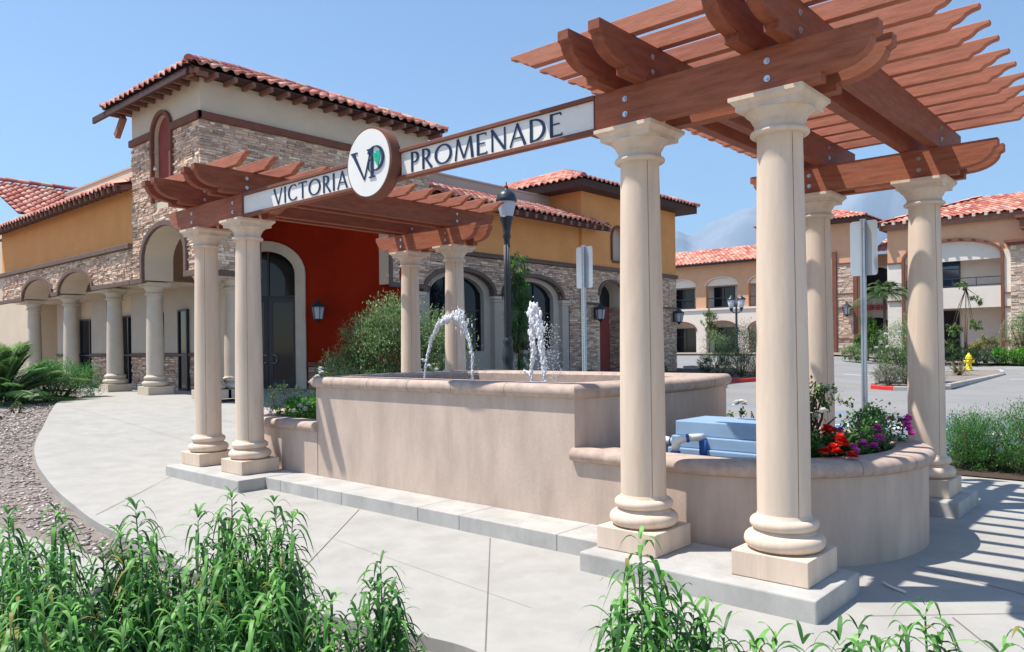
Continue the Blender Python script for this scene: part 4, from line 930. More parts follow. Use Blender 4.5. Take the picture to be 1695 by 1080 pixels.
# middle tower, plane y=51
ft = empty('corner_tower', (-11, 51, .8), 'square corner block with hipped red tile roof and stone pier behind the sign post', 'building'); before = set(bpy.data.objects)
Y = 50.4; k_ = 1.0
mb = MB(); mb.box(-15.8, -9.46, Y, Y+3.7, 6.6, 10.1); mb.build('upper_wall', X['stucco_p'], ft)
mb = MB(); mb.box(-15.8, -9.46, Y, Y+.6, 0, 6.598); mb.build('wall', X['stucco_p'], ft); mb = MB(); mb.box(-15.8, -12.0, Y+.602, Y+3.7, 0, 6.598); mb.build('back_wall', X['stucco_p'], ft)
stone_panel('stone_veneer', ft, (0, Y-.001, 0), PX, NF, -10.85, -9.76, .7, 7.1, None, 15, SP2, (.06, .12), (.15, .5), (.02, .07))
for z in (1.85, 4.0, 5.0, 7.1): ribbon('band_trim', 'trimr', ft, [(-10.9, z), (-9.47, z)], .09, (0, Y, 0), PX, NF, .10, bev=0)
for x in (-11.15, -9.75): mb = MB(); mb.box(x-.0, x+.28, Y-.14, Y-.001, .7, 8.0 if x < -10 else 7.1); mb.build('post_trim', X['trimr'], ft)
fascia(ft, -16.4, -8.75, Y-.7, Y+4.4, 9.95, 10.2); hip_roof(ft, -16.5, -8.65, Y-.8, Y+4.5, 10.22, .34, seed=95)
tagkids(ft, before)
lantern((-10.1, Y-.05, 3.9), (0, -1, 0), 'small black lantern on the stone pier of the far corner block', 2.0)
# link roof between
fl = empty('link_building', (-6.8, 53, .6), 'recessed link with lower red tile roof, dark balcony and red lettered shop sign', 'building'); before = set(bpy.data.objects)
Y = 54.3
wall('wall', 'stucco_w', fl, [(-11.9, 0), (-5.0, 0), (-5.0, 8.0), (-11.9, 8.0)], [arch(-9.45, 1.05, 4.85, 6.4, 7.1, 12), arch(-9.45, 1.05, .5, 2.8, 3.45, 12)], (0, Y, 0), PX, NF, .4)
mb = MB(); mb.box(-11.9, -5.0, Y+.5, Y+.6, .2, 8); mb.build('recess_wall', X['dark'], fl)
mb = MB(); mb.box(-11.9, -5.0, Y-.02, Y-.003, 7.15, 8.0); mb.build('upper_wall', X['stucco_p'], fl)
tile_roof('roof', fl, (-9.4, Y-.9, 8.15), (1, 0, 0), (0, 1, .38), 4.6, 3.2, seed=97, tw=.34, tl=.5, n=4)
railing(fl, (0, Y+.1, 0), (1, 0, 0), -10.5, -8.4, 4.85, 5.6)
tagkids(fl, before)
rs = empty('shop_sign', (-9.35, Y-.12, 4.18), 'small red shop lettering above the far doorway, beside the young palm', 'sign')
xx = -.90
for wd in (.2, .16, .22, .18, .2, .14, .2, .24, .18):
    mb = MB(); mb.box(xx, xx+.035, -.05, 0, -.18, .18)
    if wd > .19: mb.box(xx+wd-.05, xx+wd-.015, -.05, 0, -.18, .18)
    mb.box(xx+.035, xx+wd-.05, -.048, 0, .12, .18); mb.box(xx+.035, xx+wd-.05, -.048, 0, -.05, .02)
    if wd != .18: mb.box(xx+.035, xx+wd-.05, -.048, 0, -.18, -.12)
    mb.build('letter', X['redsign'], rs); xx += wd+.012
mb = MB(); mb.tube([(-1.12, -.03, 0), (-1.12, .0, 0)], .13, 20); mb.build('emblem', X['redsign'], rs)
# right block, plane y=47
fr = empty('office_building', (-1, 47, .5), 'two storey building with one wide arched balcony and stone corner behind the hydrant', 'building'); before = set(bpy.data.objects)
Y = 47
A = (-3.05, 2.55, 4.6, 6.65, 7.62); out = [(-6.6, 0), (-5.60, 0), (-5.60, 6.65)]+[(A[0]-A[1]*cos(pi*i/18), 6.65+.97*sin(pi*i/18)) for i in range(1, 18)]+[(-.50, 6.65), (-.50, 0), (16, 0), (16, 9.15), (-6.6, 9.15)]
wall('wall', 'stucco_p', fr, out, [], (0, Y, 0), PX, NF, .5)
ribbon('arch_trim', 'trimr', fr, [(-.50, .6), (-.50, 6.65)]+[(A[0]+A[1]*cos(pi*i/18), 6.65+.97*sin(pi*i/18)) for i in range(1, 18)]+[(-5.60, 6.65), (-5.60, .6)], -.16, (0, Y, 0), PX, NF, .14, bev=0)
wall('arch_infill', 'stucco_w', fr, [(-.51, 6.45), (-.51, 6.65)]+[(A[0]+2.54*cos(pi*i/18), 6.65+.96*sin(pi*i/18)) for i in range(1, 18)]+[(-5.59, 6.65), (-5.59, 6.45)], [], (0, Y+.15, 0), PX, NF, .12)
mb = MB(); mb.box(-5.59, -.51, Y+.12, Y+1.9, 3.62, 4.86); mb.build('balcony_front', X['stucco_w'], fr)
mb = MB(); mb.box(-5.59, -.51, Y+1.9, Y+2.1, 0, 7.6); mb.build('recess_wall', X['stucco_w'], fr)
window(fr, (0, Y+1.84, 0), PX, NF, -5.2, -2.95, 4.6, 6.6, mull=(-4.0,), bars=(6.1,), glass='glassb'); window(fr, (0, Y+1.84, 0), PX, NF, -4.9, -3.0, .6, 3.55, mull=(-4.0,), bars=(2.7,))
railing(fr, (0, Y+.2, 0), (1, 0, 0), -5.58, -.52, 4.87, 5.40)
mb = MB(); mb.box(-6.61, -5.78, Y-.03, Y-.003, .0, 6.55); mb.build('pale_pier', X['stucco_w'], fr); mb = MB(); mb.box(-.33, .02, Y-.03, Y-.003, 0, 6.9); mb.build('pale_pier', X['stucco_w'], fr)
for z in (4.15, 6.5): ribbon('band_trim', 'trimr', fr, [(-6.62, z), (-5.76, z)], .09, (0, Y-.03, 0), PX, NF, .10, bev=0)
mb = MB(); mb.box(.02, 5, Y-.35, Y-.003, 0, 7.2); mb.build('corner_pier', X['stucco_w'], fr)
stone_panel('stone_veneer', fr, (0, Y-.351, 0), PX, NF, .02, 5, .5, 7.2, None, 16, SP2, (.06, .13), (.15, .5), (.02, .08))
for z in (1.6, 3.55, 4.35): ribbon('band_trim', 'trimr', fr, [(-.33, z), (.02, z)], .08, (0, Y-.03, 0), PX, NF, .09, bev=0)
mb = MB(); mb.box(-.25, 5.2, Y-.75, Y-.02, 7.2, 7.35); mb.box(-.1, 5.1, Y-.62, Y-.02, 7.06, 7.199); mb.build('cornice', X['trimr'], fr)
mb = MB(); mb.box(.55, 5.1, Y-.85, Y-.004, 7.9, 8.5); mb.box(.35, 5.2, Y-1.0, Y-.004, 8.502, 8.66); mb.build('upper_cornice', X['trimr'], fr)
mb = MB(); mb.box(-6.9, 16.2, Y-.32, Y-.27, 8.62, 9.02); mb.box(-6.9, 16.2, Y-.27, Y, 8.98, 9.0); mb.box(-6.9, -6.85, Y-.649, Y+6, 8.62, 9.02); mb.build('fascia', X['rafter'], fr)
s_ = sqrt(1+.35**2)
tile_roof('roof', fr, (-7.1, Y-.5, 9.05), (1, 0, 0), (0, 1, .35), 23, 5.2, ul=lambda v: v/s_, seed=98, tw=.34, tl=.5, n=4)
tile_roof('roof', fr, (-7.1, Y+9, 9.05), (0, -1, 0), (1, 0, .35), 9.9, 5.2, ur=lambda v: 9.9-v/s_, seed=99, tw=.34, tl=.5, n=4)
for i in range(36): rafter(fr, (-6.7+i*.62, Y-.62, 8.98), (0, 1, .15), .5, w=.16, h=.17, m='stucco_w')
tagkids(fr, before)

# ------------------------------------------------------------------ mountains far away
def mountains():
    rg = np.random.default_rng(5); n, m = 260, 40; V = []; 
    prof = np.zeros(n); xs = np.linspace(0, 1, n)
    from mathutils import noise
    # bearing (pixel column in the photo frame) -> crest height in metres at 5 km
    pts = [(-900, 250), (0, 330), (700, 480), (1000, 740), (1115, 800), (1170, 815), (1230, 825), (1300, 850), (1370, 920), (1430, 1060), (1462, 1110), (1500, 1060), (1560, 900), (1695, 800), (2300, 500)]
    for i in range(n):
        px = -900+3200*i/(n-1); d = (fw+r2*((px-847.5)/FOC)); d.z = 0; e = d.normalized()
        cr = np.interp(px, [p[0] for p in pts], [p[1] for p in pts])
        for j in range(m):
            s = j/(m-1); dist = 4300+s*1500; p = CAM+e*dist/e.dot(fw.normalized())
            rid = noise.fractal(Vector((p.x*.0021, p.y*.0021, 3.1)), .9, 2.1, 7)
            prof_ = sin(min(1, s/.62)*pi/2) if s < .62 else 1-(s-.62)*1.4
            h = cr*prof_*(1+.22*rid)+60*rid*prof_
            V.append((p.x, p.y, max(-30, h)))
    F = np.array([(i*m+j, (i+1)*m+j, (i+1)*m+j+1, i*m+j+1) for i in range(n-1) for j in range(m-1)])
    o = npmesh('mountains', np.array(V), F, X['mount']); tag(o, kind='structure')
mountains()
# ------------------------------------------------------------------ plants
def blades(P, D, L, W, droop, seg=3, prof=(.55, 1., .75, .02)):
    """curved leaf blades -> V, F (quads)"""
    n = len(P); D = D/np.linalg.norm(D, axis=1, keepdims=True)
    S = np.cross(D, np.array([0, 0, 1.])); ln = np.linalg.norm(S, axis=1, keepdims=True); S = np.where(ln < .05, np.array([[1., 0, 0]]), S/np.maximum(ln, 1e-6))
    ts = np.linspace(0, 1, seg+1); L = L[:, None]; W = W[:, None]; dr = droop[:, None]; rows = []
    for i, t in enumerate(ts):
        c = P+D*L*t*(1-.15*t*np.minimum(dr, 1.5))+np.array([0, 0, -1.])*dr*L*t*t; w_ = W*np.interp(t, np.linspace(0, 1, len(prof)), prof)/2
        rows += [c-S*w_, c+S*w_]
    V = np.stack(rows, 1).reshape(-1, 3); k = 2*(seg+1)
    f = np.array([(2*i, 2*i+1, 2*i+3, 2*i+2) for i in range(seg)]); F = (f[None]+k*np.arange(n)[:, None, None]).reshape(-1, 4)
    return V, F
def rdirs(rg, n, up=0.):
    d = rg.normal(size=(n, 3)); d[:, 2] += up; return d/np.linalg.norm(d, axis=1, keepdims=True)
def pick(rg, pal, n, lo=.7, hi=1.25):
    pal = np.array(pal); return pal[rg.integers(0, len(pal), n)]*rg.uniform(lo, hi, (n, 1))
G_TALL = [(.075, .22, .04), (.05, .16, .03), (.11, .30, .05), (.03, .10, .022), (.17, .36, .09)]
G_GREY = [(.18, .30, .11), (.14, .24, .09), (.25, .37, .16), (.10, .18, .065), (.33, .42, .21)]
G_DARK = [(.035, .085, .03), (.05, .11, .035), (.025, .065, .03), (.07, .13, .045)]
G_BRI = [(.10, .34, .03), (.08, .27, .025), (.16, .46, .04), (.05, .19, .02)]
G_ROSE = [(.09, .19, .045), (.06, .14, .04), (.15, .25, .06), (.20, .24, .07)]
def shrub(name, label, cat, base, clumps, n, L, W, pal, droop=.3, up=.3, group=None, trunk=None, seed=0, stemr=.012, nst=10, shell=.5, prof=(.5, 1, .75, .05), seg=2, nmul=1.):
    """clumps: list of (dx,dy,z,rx,ry,rz) relative to base"""
    rg = np.random.default_rng(seed+17); root = empty(name, base, label, cat, group)
    vol = np.array([c[3]*c[4]*c[5] for c in clumps])**.72; vol = vol/vol.sum(); VV = []; FF = []; CC = []; o = 0
    for c, v in zip(clumps, vol):
        k = max(30, int(n*v)); sub = max(6, int(k/26)); dd = rdirs(rg, sub, .25); rr_ = rg.uniform(shell, 1.03, (sub, 1))
        cen = np.array(c[:3])+dd*rr_*np.array(c[3:6])*.93
        idx = rg.integers(0, sub, k); sp = min(c[3:6])*.25
        P = cen[idx]+rg.normal(size=(k, 3))*sp*.55; D = rdirs(rg, k, up)+dd[idx]*.8
        Ls = L*rg.uniform(.6, 1.25, k); V, F = blades(P, D, Ls, W*rg.uniform(.7, 1.2, k), droop*rg.uniform(.3, 1.6, k), seg, prof)
        VV.append(V); FF.append(F+o); o += len(V); C = pick(rg, pal, sub, .75, 1.25)[idx]*rg.uniform(.82, 1.18, (k, 1)); CC.append(np.repeat(C, seg, 0))
    npmesh('foliage', np.concatenate(VV), np.concatenate(FF), X['leaf'], root, np.clip(np.concatenate(CC), 0, 1))
    mb = MB(); mb.smooth = True
    if trunk:
        for (p, q, r0, r1) in trunk:
            p, q = Vector(p), Vector(q); m = p.lerp(q, .5)+Vector((rg.normal()*.03, rg.normal()*.03, 0)); mb.tube([p, m, q], [r0, (r0+r1)/2, r1], 8)
    for i in range(nst):
        c = clumps[i % len(clumps)]; d = rdirs(rg, 1, .3)[0]; e = Vector(c[:3])+Vector(d*np.array(c[3:6])*.75); s = Vector((rg.normal()*.05, rg.normal()*.05, 0)) if not trunk else Vector(trunk[0][1])
        m = s.lerp(e, .5)+Vector((rg.normal(), rg.normal(), 0))*.04; mb.tube([s, m, e], [stemr*1.6, stemr, stemr*.5], 5)
    mb.build('trunk' if trunk else 'stems', X['bark'], root)
    return root
def blossom(root, pts, r, pal, seed, npet=9, name='blossom'):
    rg = np.random.default_rng(seed); 
    for p in pts:
        p = np.array(p)+0.; n = npet*3; D = rdirs(rg, n, .9); D[:, 2] = np.abs(D[:, 2])*1.1; P = np.repeat(p[None], n, 0)+D*r*.12
        V, F = blades(P, D, np.full(n, r)*rg.uniform(.6, 1.15, n), np.full(n, r*.75), np.full(n, .25), 2, (.5, 1.1, .75))
        npmesh(name, V, F, X['petal'], root, np.clip(np.repeat(pick(rg, pal, n, .85, 1.1), 2, 0), 0, .95))
# --- the tall drooping plants in the foreground
TALL = [
[(4.05,-3.81,0.90), (4.23,-3.78,0.79), (4.54,-3.91,0.80), (4.38,-3.92,0.83)],
[(4.21,-3.67,0.92), (4.48,-3.70,0.82), (4.51,-3.80,0.81), (4.78,-3.83,0.78)],
[(4.37,-3.39,0.91), (4.37,-3.46,0.81), (4.53,-3.38,0.81), (4.69,-3.38,0.70), (4.36,-3.53,0.75), (4.70,-3.50,0.81)],
[(4.68,-3.25,0.89), (4.91,-3.32,0.80), (5.02,-3.48,0.72), (5.26,-3.53,0.72), (5.18,-3.60,0.69)],
[(4.70,-3.10,0.96), (4.75,-3.18,0.87), (4.85,-3.10,0.89), (5.01,-3.22,0.81), (5.15,-3.37,0.81)],
[(4.84,-2.97,0.92), (4.99,-2.97,0.88), (4.99,-3.10,0.81), (5.23,-3.16,0.78), (5.28,-3.11,0.70), (5.37,-3.30,0.71), (5.41,-3.40,0.69)],
[(5.44,-2.84,0.74), (5.45,-2.90,0.65), (5.55,-2.87,0.64), (5.58,-2.85,0.58), (5.53,-3.03,0.59)],
[(5.45,-3.09,0.65), (5.41,-3.13,0.62), (5.57,-3.13,0.56)],
[(4.75,-3.72,0.71), (4.93,-3.96,0.73), (4.99,-4.05,0.74), (5.03,-3.88,0.71), (5.07,-3.71,0.67)],
[(6.79,-2.97,1.06), (6.79,-3.04,0.98), (6.86,-2.98,0.95), (6.87,-2.90,0.90), (6.78,-3.11,0.91), (6.90,-3.14,0.94)],
[(6.90,-2.87,0.87), (6.95,-2.89,0.85), (7.01,-2.90,0.84)],
[(7.16,-2.91,0.85), (7.14,-2.99,0.85), (7.25,-2.96,0.87)],
[(7.45,-2.65,0.93), (7.43,-2.74,0.88), (7.49,-2.68,0.87)],
[(7.32,-2.77,0.87), (7.30,-2.85,0.86), (7.39,-2.84,0.86)],
[(7.70,-2.83,0.96), (7.66,-2.87,0.93)],
]
LAB = ['tall drooping green plant at the bottom left corner, leftmost of its bed', 'slim tall drooping green plant, second from the left in the front bed', 'bushy drooping green plant in front of the curved kerb, left of the densest clump',
 'tall green plant on the left side of the densest front clump', 'tallest green plant of the dense clump in front of the far pergola base', 'wide green plant on the right side of the densest front clump',
 'smaller green plant standing apart before the bare paving, bottom centre', 'low green plant between the dense clump and the small one beside the bare paving', 'low green leaves filling the bottom edge below the slim left plants',
 'tall green plant whose tip overlaps the near column plinth', 'leaning green plant right of the one overlapping the column plinth', 'low leaf tips at the bottom edge below the near pad corner',
 'pointed green plant alone on the sunny paving at lower right', 'low green plant left of the pointed one at lower right', 'leaf tips cut by the bottom right corner']
def tallplant(k, tips):
    rg = np.random.default_rng(100+k); cx_, cy_ = np.mean([t[0] for t in tips]), np.mean([t[1] for t in tips]); g = -.08
    root = empty('willow_leaf_shrub', (cx_, cy_, g), LAB[k], 'shrub', 'tall drooping green plants in the front bed')
    P, D, L, W, R, C = [], [], [], [], [], []; mb = MB(); mb.smooth = True
    for (x, y, zt) in tips:
        far = zt-g; nsub = 1+ (1 if k in (7, 8) else 2)
        for s_ in range(nsub):
            a = rg.uniform(0, 2*pi); off = rg.uniform(.03, .11) if s_ else 0; tx, ty = x-cx_+off*cos(a), y-cy_+off*sin(a); h = (far-(rg.uniform(.06, .35) if s_ else 0)); h = max(.35, h)
            bx_, by_ = (x-cx_)*.55+rg.normal()*.03, (y-cy_)*.55+rg.normal()*.03
            pts = [Vector((bx_, by_, 0)), Vector((bx_*.6+tx*.4, by_*.6+ty*.4, h*.5)), Vector((tx, ty, h-.03))]
            mb.tube(pts, [.006, .005, .0025], 5)
            z = h; ang = rg.uniform(0, 6); j = 0; bot = max(.12, h*.12)
            while z > bot:
                f = z/h; t = f; px_ = np.interp(t, [0, .5, 1], [pts[0].x, pts[1].x, pts[2].x]); py_ = np.interp(t, [0, .5, 1], [pts[0].y, pts[1].y, pts[2].y])
                dep = h-z; ln = np.interp(dep, [0, .03, .10, .35, .8], [.11, .165, .20, .19, .16])*rg.uniform(.75, 1.2); upw = np.interp(dep, [0, .05, .2, .6], [1.9, 1.05, .75, .5])
                for q in range(2 if rg.random() < .75 else 3):
                    aa = ang+q*pi+rg.normal()*.25; P.append((px_, py_, z)); D.append((cos(aa), sin(aa), upw)); L.append(ln); W.append((.0150 if k < 9 else .0122)*rg.uniform(.75, 1.3)*min(1, ln/.10)); R.append(np.interp(dep, [0, .05, .2, .7], [.6, 1.0, 1.25, 1.5])*rg.uniform(.6, 1.4))
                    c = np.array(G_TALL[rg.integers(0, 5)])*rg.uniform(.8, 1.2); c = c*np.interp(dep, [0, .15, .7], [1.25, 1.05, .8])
                    if rg.random() < .02: c = np.array((.30, .26, .06))
                    C.append(c)
                z -= rg.uniform(.014, .026); ang += 1.35+rg.normal()*.15
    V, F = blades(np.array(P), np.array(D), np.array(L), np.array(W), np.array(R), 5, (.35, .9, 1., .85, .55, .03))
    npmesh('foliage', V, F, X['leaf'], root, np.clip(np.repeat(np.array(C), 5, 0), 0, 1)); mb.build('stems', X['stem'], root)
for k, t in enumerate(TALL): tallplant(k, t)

# --- bushes round the main building
shrub('olive_bush', 'large grey green olive-like bush before the red entry wall, behind the fountain', 'bush', (-5.35, 5.95, .3), [(0, 0, 1.1, .95, .95, .95), (-.65, -.6, .75, .65, .65, .6), (.55, .5, 1.0, .8, .8, .9), (.15, .1, 1.75, .8, .8, .75), (.0, -.1, .5, 1.1, 1.1, .45), (.85, .8, 1.3, .75, .75, .9), (-.35, -.3, 1.45, .6, .6, .7)], 38000, .075, .026, G_GREY, up=.9, droop=.15, seed=1, nst=40)
shrub('dark_shrub', 'dark low shrub at the foot of the arched entrance', 'shrub', (-5.9, 3.6, .2), [(0, 0, .40, .35, .3, .35), (.35, .3, .35, .35, .35, .3)], 2600, .06, .016, G_DARK, seed=2)
shrub('slender_tree', 'slender bright green young tree beside the lamp post, before the second arched window', 'tree', (-6.75, 11.9, .36), [(.05, 0, 3.6, .36, .36, .45), (-.1, .1, 2.9, .42, .42, .5), (.1, -.1, 2.2, .42, .42, .5), (-.05, 0, 1.5, .35, .35, .5), (0, .25, .8, .3, .3, .4), (.0, .35, 2.5, .3, .45, .3)], 6500, .11, .028, [(.06, .17, .03), (.04, .12, .025), (.12, .27, .04), (.03, .09, .02)], droop=.6, seed=3, trunk=[((0, 0, 0), (0, 0, 3.4), .05, .02)], nst=16)
def agave(loc, n, L, W, pal, label, seed, name='flax_plant', droop=.25, zmul=1., cat='plant', group='spiky flax plants'):
    rg = np.random.default_rng(seed); root = empty(name, loc, label, cat, group); a = rg.uniform(0, 2*pi, n); e = rg.uniform(.5, 2.6, n)*zmul
    D = np.stack([np.cos(a), np.sin(a), e], 1); V, F = blades(np.stack([np.cos(a)*.05, np.sin(a)*.05, np.zeros(n)], 1), D, L*rg.uniform(.65, 1.1, n), W*rg.uniform(.8, 1.2, n), droop*rg.uniform(.2, 2, n), 5, (.7, 1., .95, .75, .5, .03))
    npmesh('leaves', V, F, X['leaf'], root, np.clip(np.repeat(pick(rg, pal, n), 5, 0), 0, 1)); return root
FX = [(.05, .07, .04), (.035, .055, .035), (.08, .09, .05)]
agave((-6.55, 9.1, .32), 26, .75, .05, FX, 'dark spiky flax plant under the first arched window', 41); agave((-6.6, 10.4, .33), 30, .85, .055, FX, 'dark spiky flax plant left of the lamp post foot', 42)
agave((-6.4, 13.5, .33), 34, .85, .055, FX, 'dark spiky flax plant behind the taller water jet', 43); agave((-6.3, 15.5, .34), 26, .7, .05, FX, 'dark spiky flax plant left of the first sign post', 44)
for i, (x, y, r) in enumerate([(-6.3, 11.2, .45), (-6.3, 12.9, .45), (-6.5, 14.7, .4), (-6.4, 17.0, .55), (-6.2, 18.6, .5), (-6.9, 19.8, .45)]):
    shrub('low_shrub', ['low dark green shrub at the foot of the slender tree', 'low dark green shrub right of the slender tree', 'low dark shrub behind the spray of the tall jet', 'low dark shrub right of the first sign post', 'low dark shrub before the narrow red niche', 'low dark shrub right of the red niche'][i], 'shrub', (x, y, T(x, y)), [(0, 0, .28, r, r, .3)], 1500, .07, .02, G_DARK, seed=60+i, group='low shrubs along the building', nst=5)
# left bed: cycad-like palm and green shrubs
def palm(loc, label, nfr, L, seed, pal, elev0=1.0, name='palm', trunkh=0., group=None, droop=.55, lf=.30, cat='palm'):
    rg = np.random.default_rng(seed); root = empty(name, loc, label, cat, group); VV = []; FF = []; CC = []; o = 0; mb = MB(); mb.smooth = True
    for i in range(nfr):
        a = 2*pi*i/nfr*1.618*2+rg.normal()*.2; e = rg.uniform(.15, 1.5)*elev0; d = np.array([cos(a)*cos(e), sin(a)*cos(e), sin(e)]); Lf = L*rg.uniform(.8, 1.1); n = 34; ts = np.linspace(.12, 1, n)
        c = np.array([0, 0, trunkh])+d*Lf*ts[:, None]+np.array([0, 0, -1.])*(droop*Lf*ts**2)[:, None]; tan = np.gradient(c, axis=0); tan /= np.linalg.norm(tan, axis=1, keepdims=True)
        side = np.cross(tan, [0, 0, 1.]); side /= np.maximum(np.linalg.norm(side, axis=1, keepdims=True), .1); col = pick(rg, pal, 1)[0]
        for s in (-1, 1):
            D = side*s+tan*.75+np.array([0, 0, .25]); V, F = blades(c, D, lf*Lf*np.sin(np.clip(ts, .1, .95)*pi*.85+.25)*rg.uniform(.85, 1.1, n), np.full(n, .012*L), np.full(n, .35), 3); VV.append(V); FF.append(F+o); o += len(V)
            CC.append(np.repeat(col[None]*rg.uniform(.8, 1.2, (n, 1)), 3, 0))
        mb.tube([Vector(p) for p in c[::6]], [.012*L]*len(c[::6]), 5)
    npmesh('fronds', np.concatenate(VV), np.concatenate(FF), X['leaf'], root, np.clip(np.concatenate(CC), 0, 1)); mb.build('frond_stalks', X['stem'], root)
    if trunkh: mb = MB(); mb.smooth = True; mb.tube([(0, 0, 0), (0, 0, trunkh*.5), (0, 0, trunkh)], [.10, .08, .09], 10); mb.build('trunk', X['bark'], root)
palm((-12.1, .35, .45), 'green palm with arching fronds in the gravel bed at the left edge', 64, 2.15, 5, [(.10, .30, .055), (.06, .20, .04), (.14, .34, .07), (.20, .30, .07)], droop=.34, elev0=1.0)
shrub('green_shrub', 'soft green shrub right of the palm, at the far end of the gravel bed', 'shrub', (-12.6, 1.75, .45), [(0, 0, .50, .5, .5, .5), (.5, .35, .45, .45, .45, .45)], 9000, .06, .016, [(.09, .27, .06), (.06, .19, .05), (.13, .34, .08)], seed=7, up=.8)
shrub('green_shrub', 'soft green shrub close to the palm trunk in the gravel bed', 'shrub', (-11.9, 1.25, .45), [(0, 0, .50, .45, .45, .48)], 6000, .06, .016, [(.09, .27, .06), (.06, .19, .05), (.13, .34, .08)], seed=8, up=.8)
for i, (x, y) in enumerate([(-5.6, -1.6), (-4.5, -2.0), (-8.6, -.7), (-9.3, -.1)]):
    shrub('weed', ['small green weed in the gravel, halfway along the bed', 'small green weed in the gravel at the left edge', 'small weed nearer the palm', 'tiny weed at the foot of the palm'][i], 'weed', (x, y, T(x, y)-.07), [(0, 0, .12, .13, .13, .12)], 240, .05, .02, G_ROSE, seed=80+i, nst=4, group='weeds in the gravel')
# planter plants
def flw(root, pts, r, col, seed): blossom(root, [(p[0]-root.location.x, p[1]-root.location.y, p[2]-root.location.z) for p in pts], r, col, seed)
WHT = [(.80, .80, .76), (.72, .74, .76), (.82, .80, .70)]; RED = [(.80, .02, .012), (.85, .06, .03), (.62, .01, .01)]; MAG = [(.75, .05, .42), (.80, .16, .52), (.60, .04, .45)]
s = shrub('bedding_plant', 'mass of bright green leaves in the left planter with white petunias', 'plant', (-.55, .95, .64), [(-.35, -.1, .12, .35, .35, .22), (.1, 0, .14, .4, .35, .24), (.5, .15, .14, .3, .3, .22), (-.7, .3, .10, .3, .4, .2)], 5200, .055, .03, G_BRI, seed=9, up=.7, nst=8)
flw(s, [(-.42, .55, .90), (-.36, .58, .86), (-.30, .60, .93), (-.48, .50, .84), (-.1, .65, .97), (-.9, .42, .80)], .045, WHT, 5)
s = shrub('rose_bush', 'white rose bush rising behind the left end of the fountain coping', 'rose bush', (-1.2, 1.6, .64), [(0, 0, .35, .35, .35, .4), (.1, -.2, .45, .2, .2, .25)], 1500, .05, .026, G_ROSE, seed=10)
flw(s, [(-1.25, 1.36, 1.22), (-1.17, 1.38, 1.28), (-1.32, 1.32, 1.16), (-1.15, 1.42, 1.19), (-1.22, 1.40, 1.33), (-1.08, 1.48, 1.15)], .052, WHT, 6)
s = shrub('rose_bush', 'white rose bush behind the fountain between the two far columns', 'rose bush', (-1.75, 3.95, .0), [(0, 0, 1.0, .3, .3, .35), (.3, .3, .9, .3, .3, .35), (0, 0, .5, .4, .4, .5)], 2400, .05, .028, G_ROSE, seed=11)
flw(s, [(-1.9, 3.75, 1.33), (-1.78, 3.80, 1.40), (-1.68, 3.85, 1.30), (-1.6, 3.95, 1.24), (-1.5, 4.05, 1.20), (-1.45, 4.1, 1.28), (-1.83, 3.8, 1.22), (-1.38, 4.15, 1.17)], .052, [(.78, .80, .82), (.60, .70, .85), (.8, .8, .78)], 7)
s = shrub('geranium', 'leafy red geraniums just right of the nearest column, in the round planter', 'flowers', (5.70, 1.20, .63), [(0, -.12, .10, .22, .16, .14), (-.25, .1, .12, .30, .25, .2), (.10, .25, .12, .2, .25, .18)], 4800, .045, .04, [(.05, .14, .03), (.035, .10, .025), (.10, .22, .04)], seed=12, up=.7)
flw(s, [(5.74, 1.47, .92), (5.72, 1.50, .895), (5.78, 1.44, .90), (5.96, 1.17, .86), (5.93, 1.2, .885), (5.99, 1.13, .84), (5.92, 1.07, .815), (5.88, 1.03, .80), (5.97, 1.04, .79), (6.08, 1.02, .775)], .056, RED, 8)
flw(s, [(6.06, 1.15, .80), (6.04, 1.18, .82), (5.80, 1.6, .90)], .04, MAG, 9)
s = shrub('petunia', 'magenta flowers spilling over the right rim of the round planter', 'flowers', (5.88, 1.9, .63), [(0, .1, .16, .2, .45, .2), (-.1, .5, .20, .32, .30, .24), (.0, -.35, .10, .15, .3, .14)], 4200, .04, .024, [(.08, .22, .04), (.14, .30, .06), (.06, .15, .05)], seed=13, up=.7)
flw(s, [(5.80, 2.18, .87), (5.76, 2.2, .88), (5.92, 2.55, .92), (5.88, 2.5, .89), (6.12, 2.30, .90), (6.14, 2.26, .87), (6.17, 2.22, .83), (6.10, 2.36, .93), (6.05, 1.75, .84), (6.08, 1.5, .80), (6.02, 1.45, .82), (5.95, 2.1, .86), (6.0, 1.9, .90), (6.1, 2.4, .95), (6.04, 2.45, .92)], .048, MAG, 10)
s = shrub('rose_bush', 'tall white rose bush seen between the two right columns, over the round planter', 'rose bush', (5.2, 2.3, .64), [(0, 0, .25, .25, .25, .25), (.15, -.05, .50, .14, .14, .2), (.22, .05, .42, .2, .15, .2)], 1300, .045, .024, G_ROSE, seed=14, nst=14)
flw(s, [(5.32, 2.2, 1.16), (5.30, 2.15, 1.10), (5.28, 2.2, 1.03), (5.34, 2.1, .98), (5.46, 2.25, 1.20), (5.38, 2.2, .94), (5.48, 2.1, 1.0)], .050, WHT, 11)
s = shrub('rose_bush', 'single white rose on a leafy stem behind the blue tub', 'rose bush', (4.70, 2.45, .64), [(0, 0, .22, .3, .2, .12), (.2, .1, .22, .2, .15, .08)], 420, .045, .024, G_ROSE, seed=15, nst=8)
flw(s, [(4.60, 2.31, 1.03), (4.57, 2.29, 1.02), (4.63, 2.33, 1.02)], .05, WHT, 12)
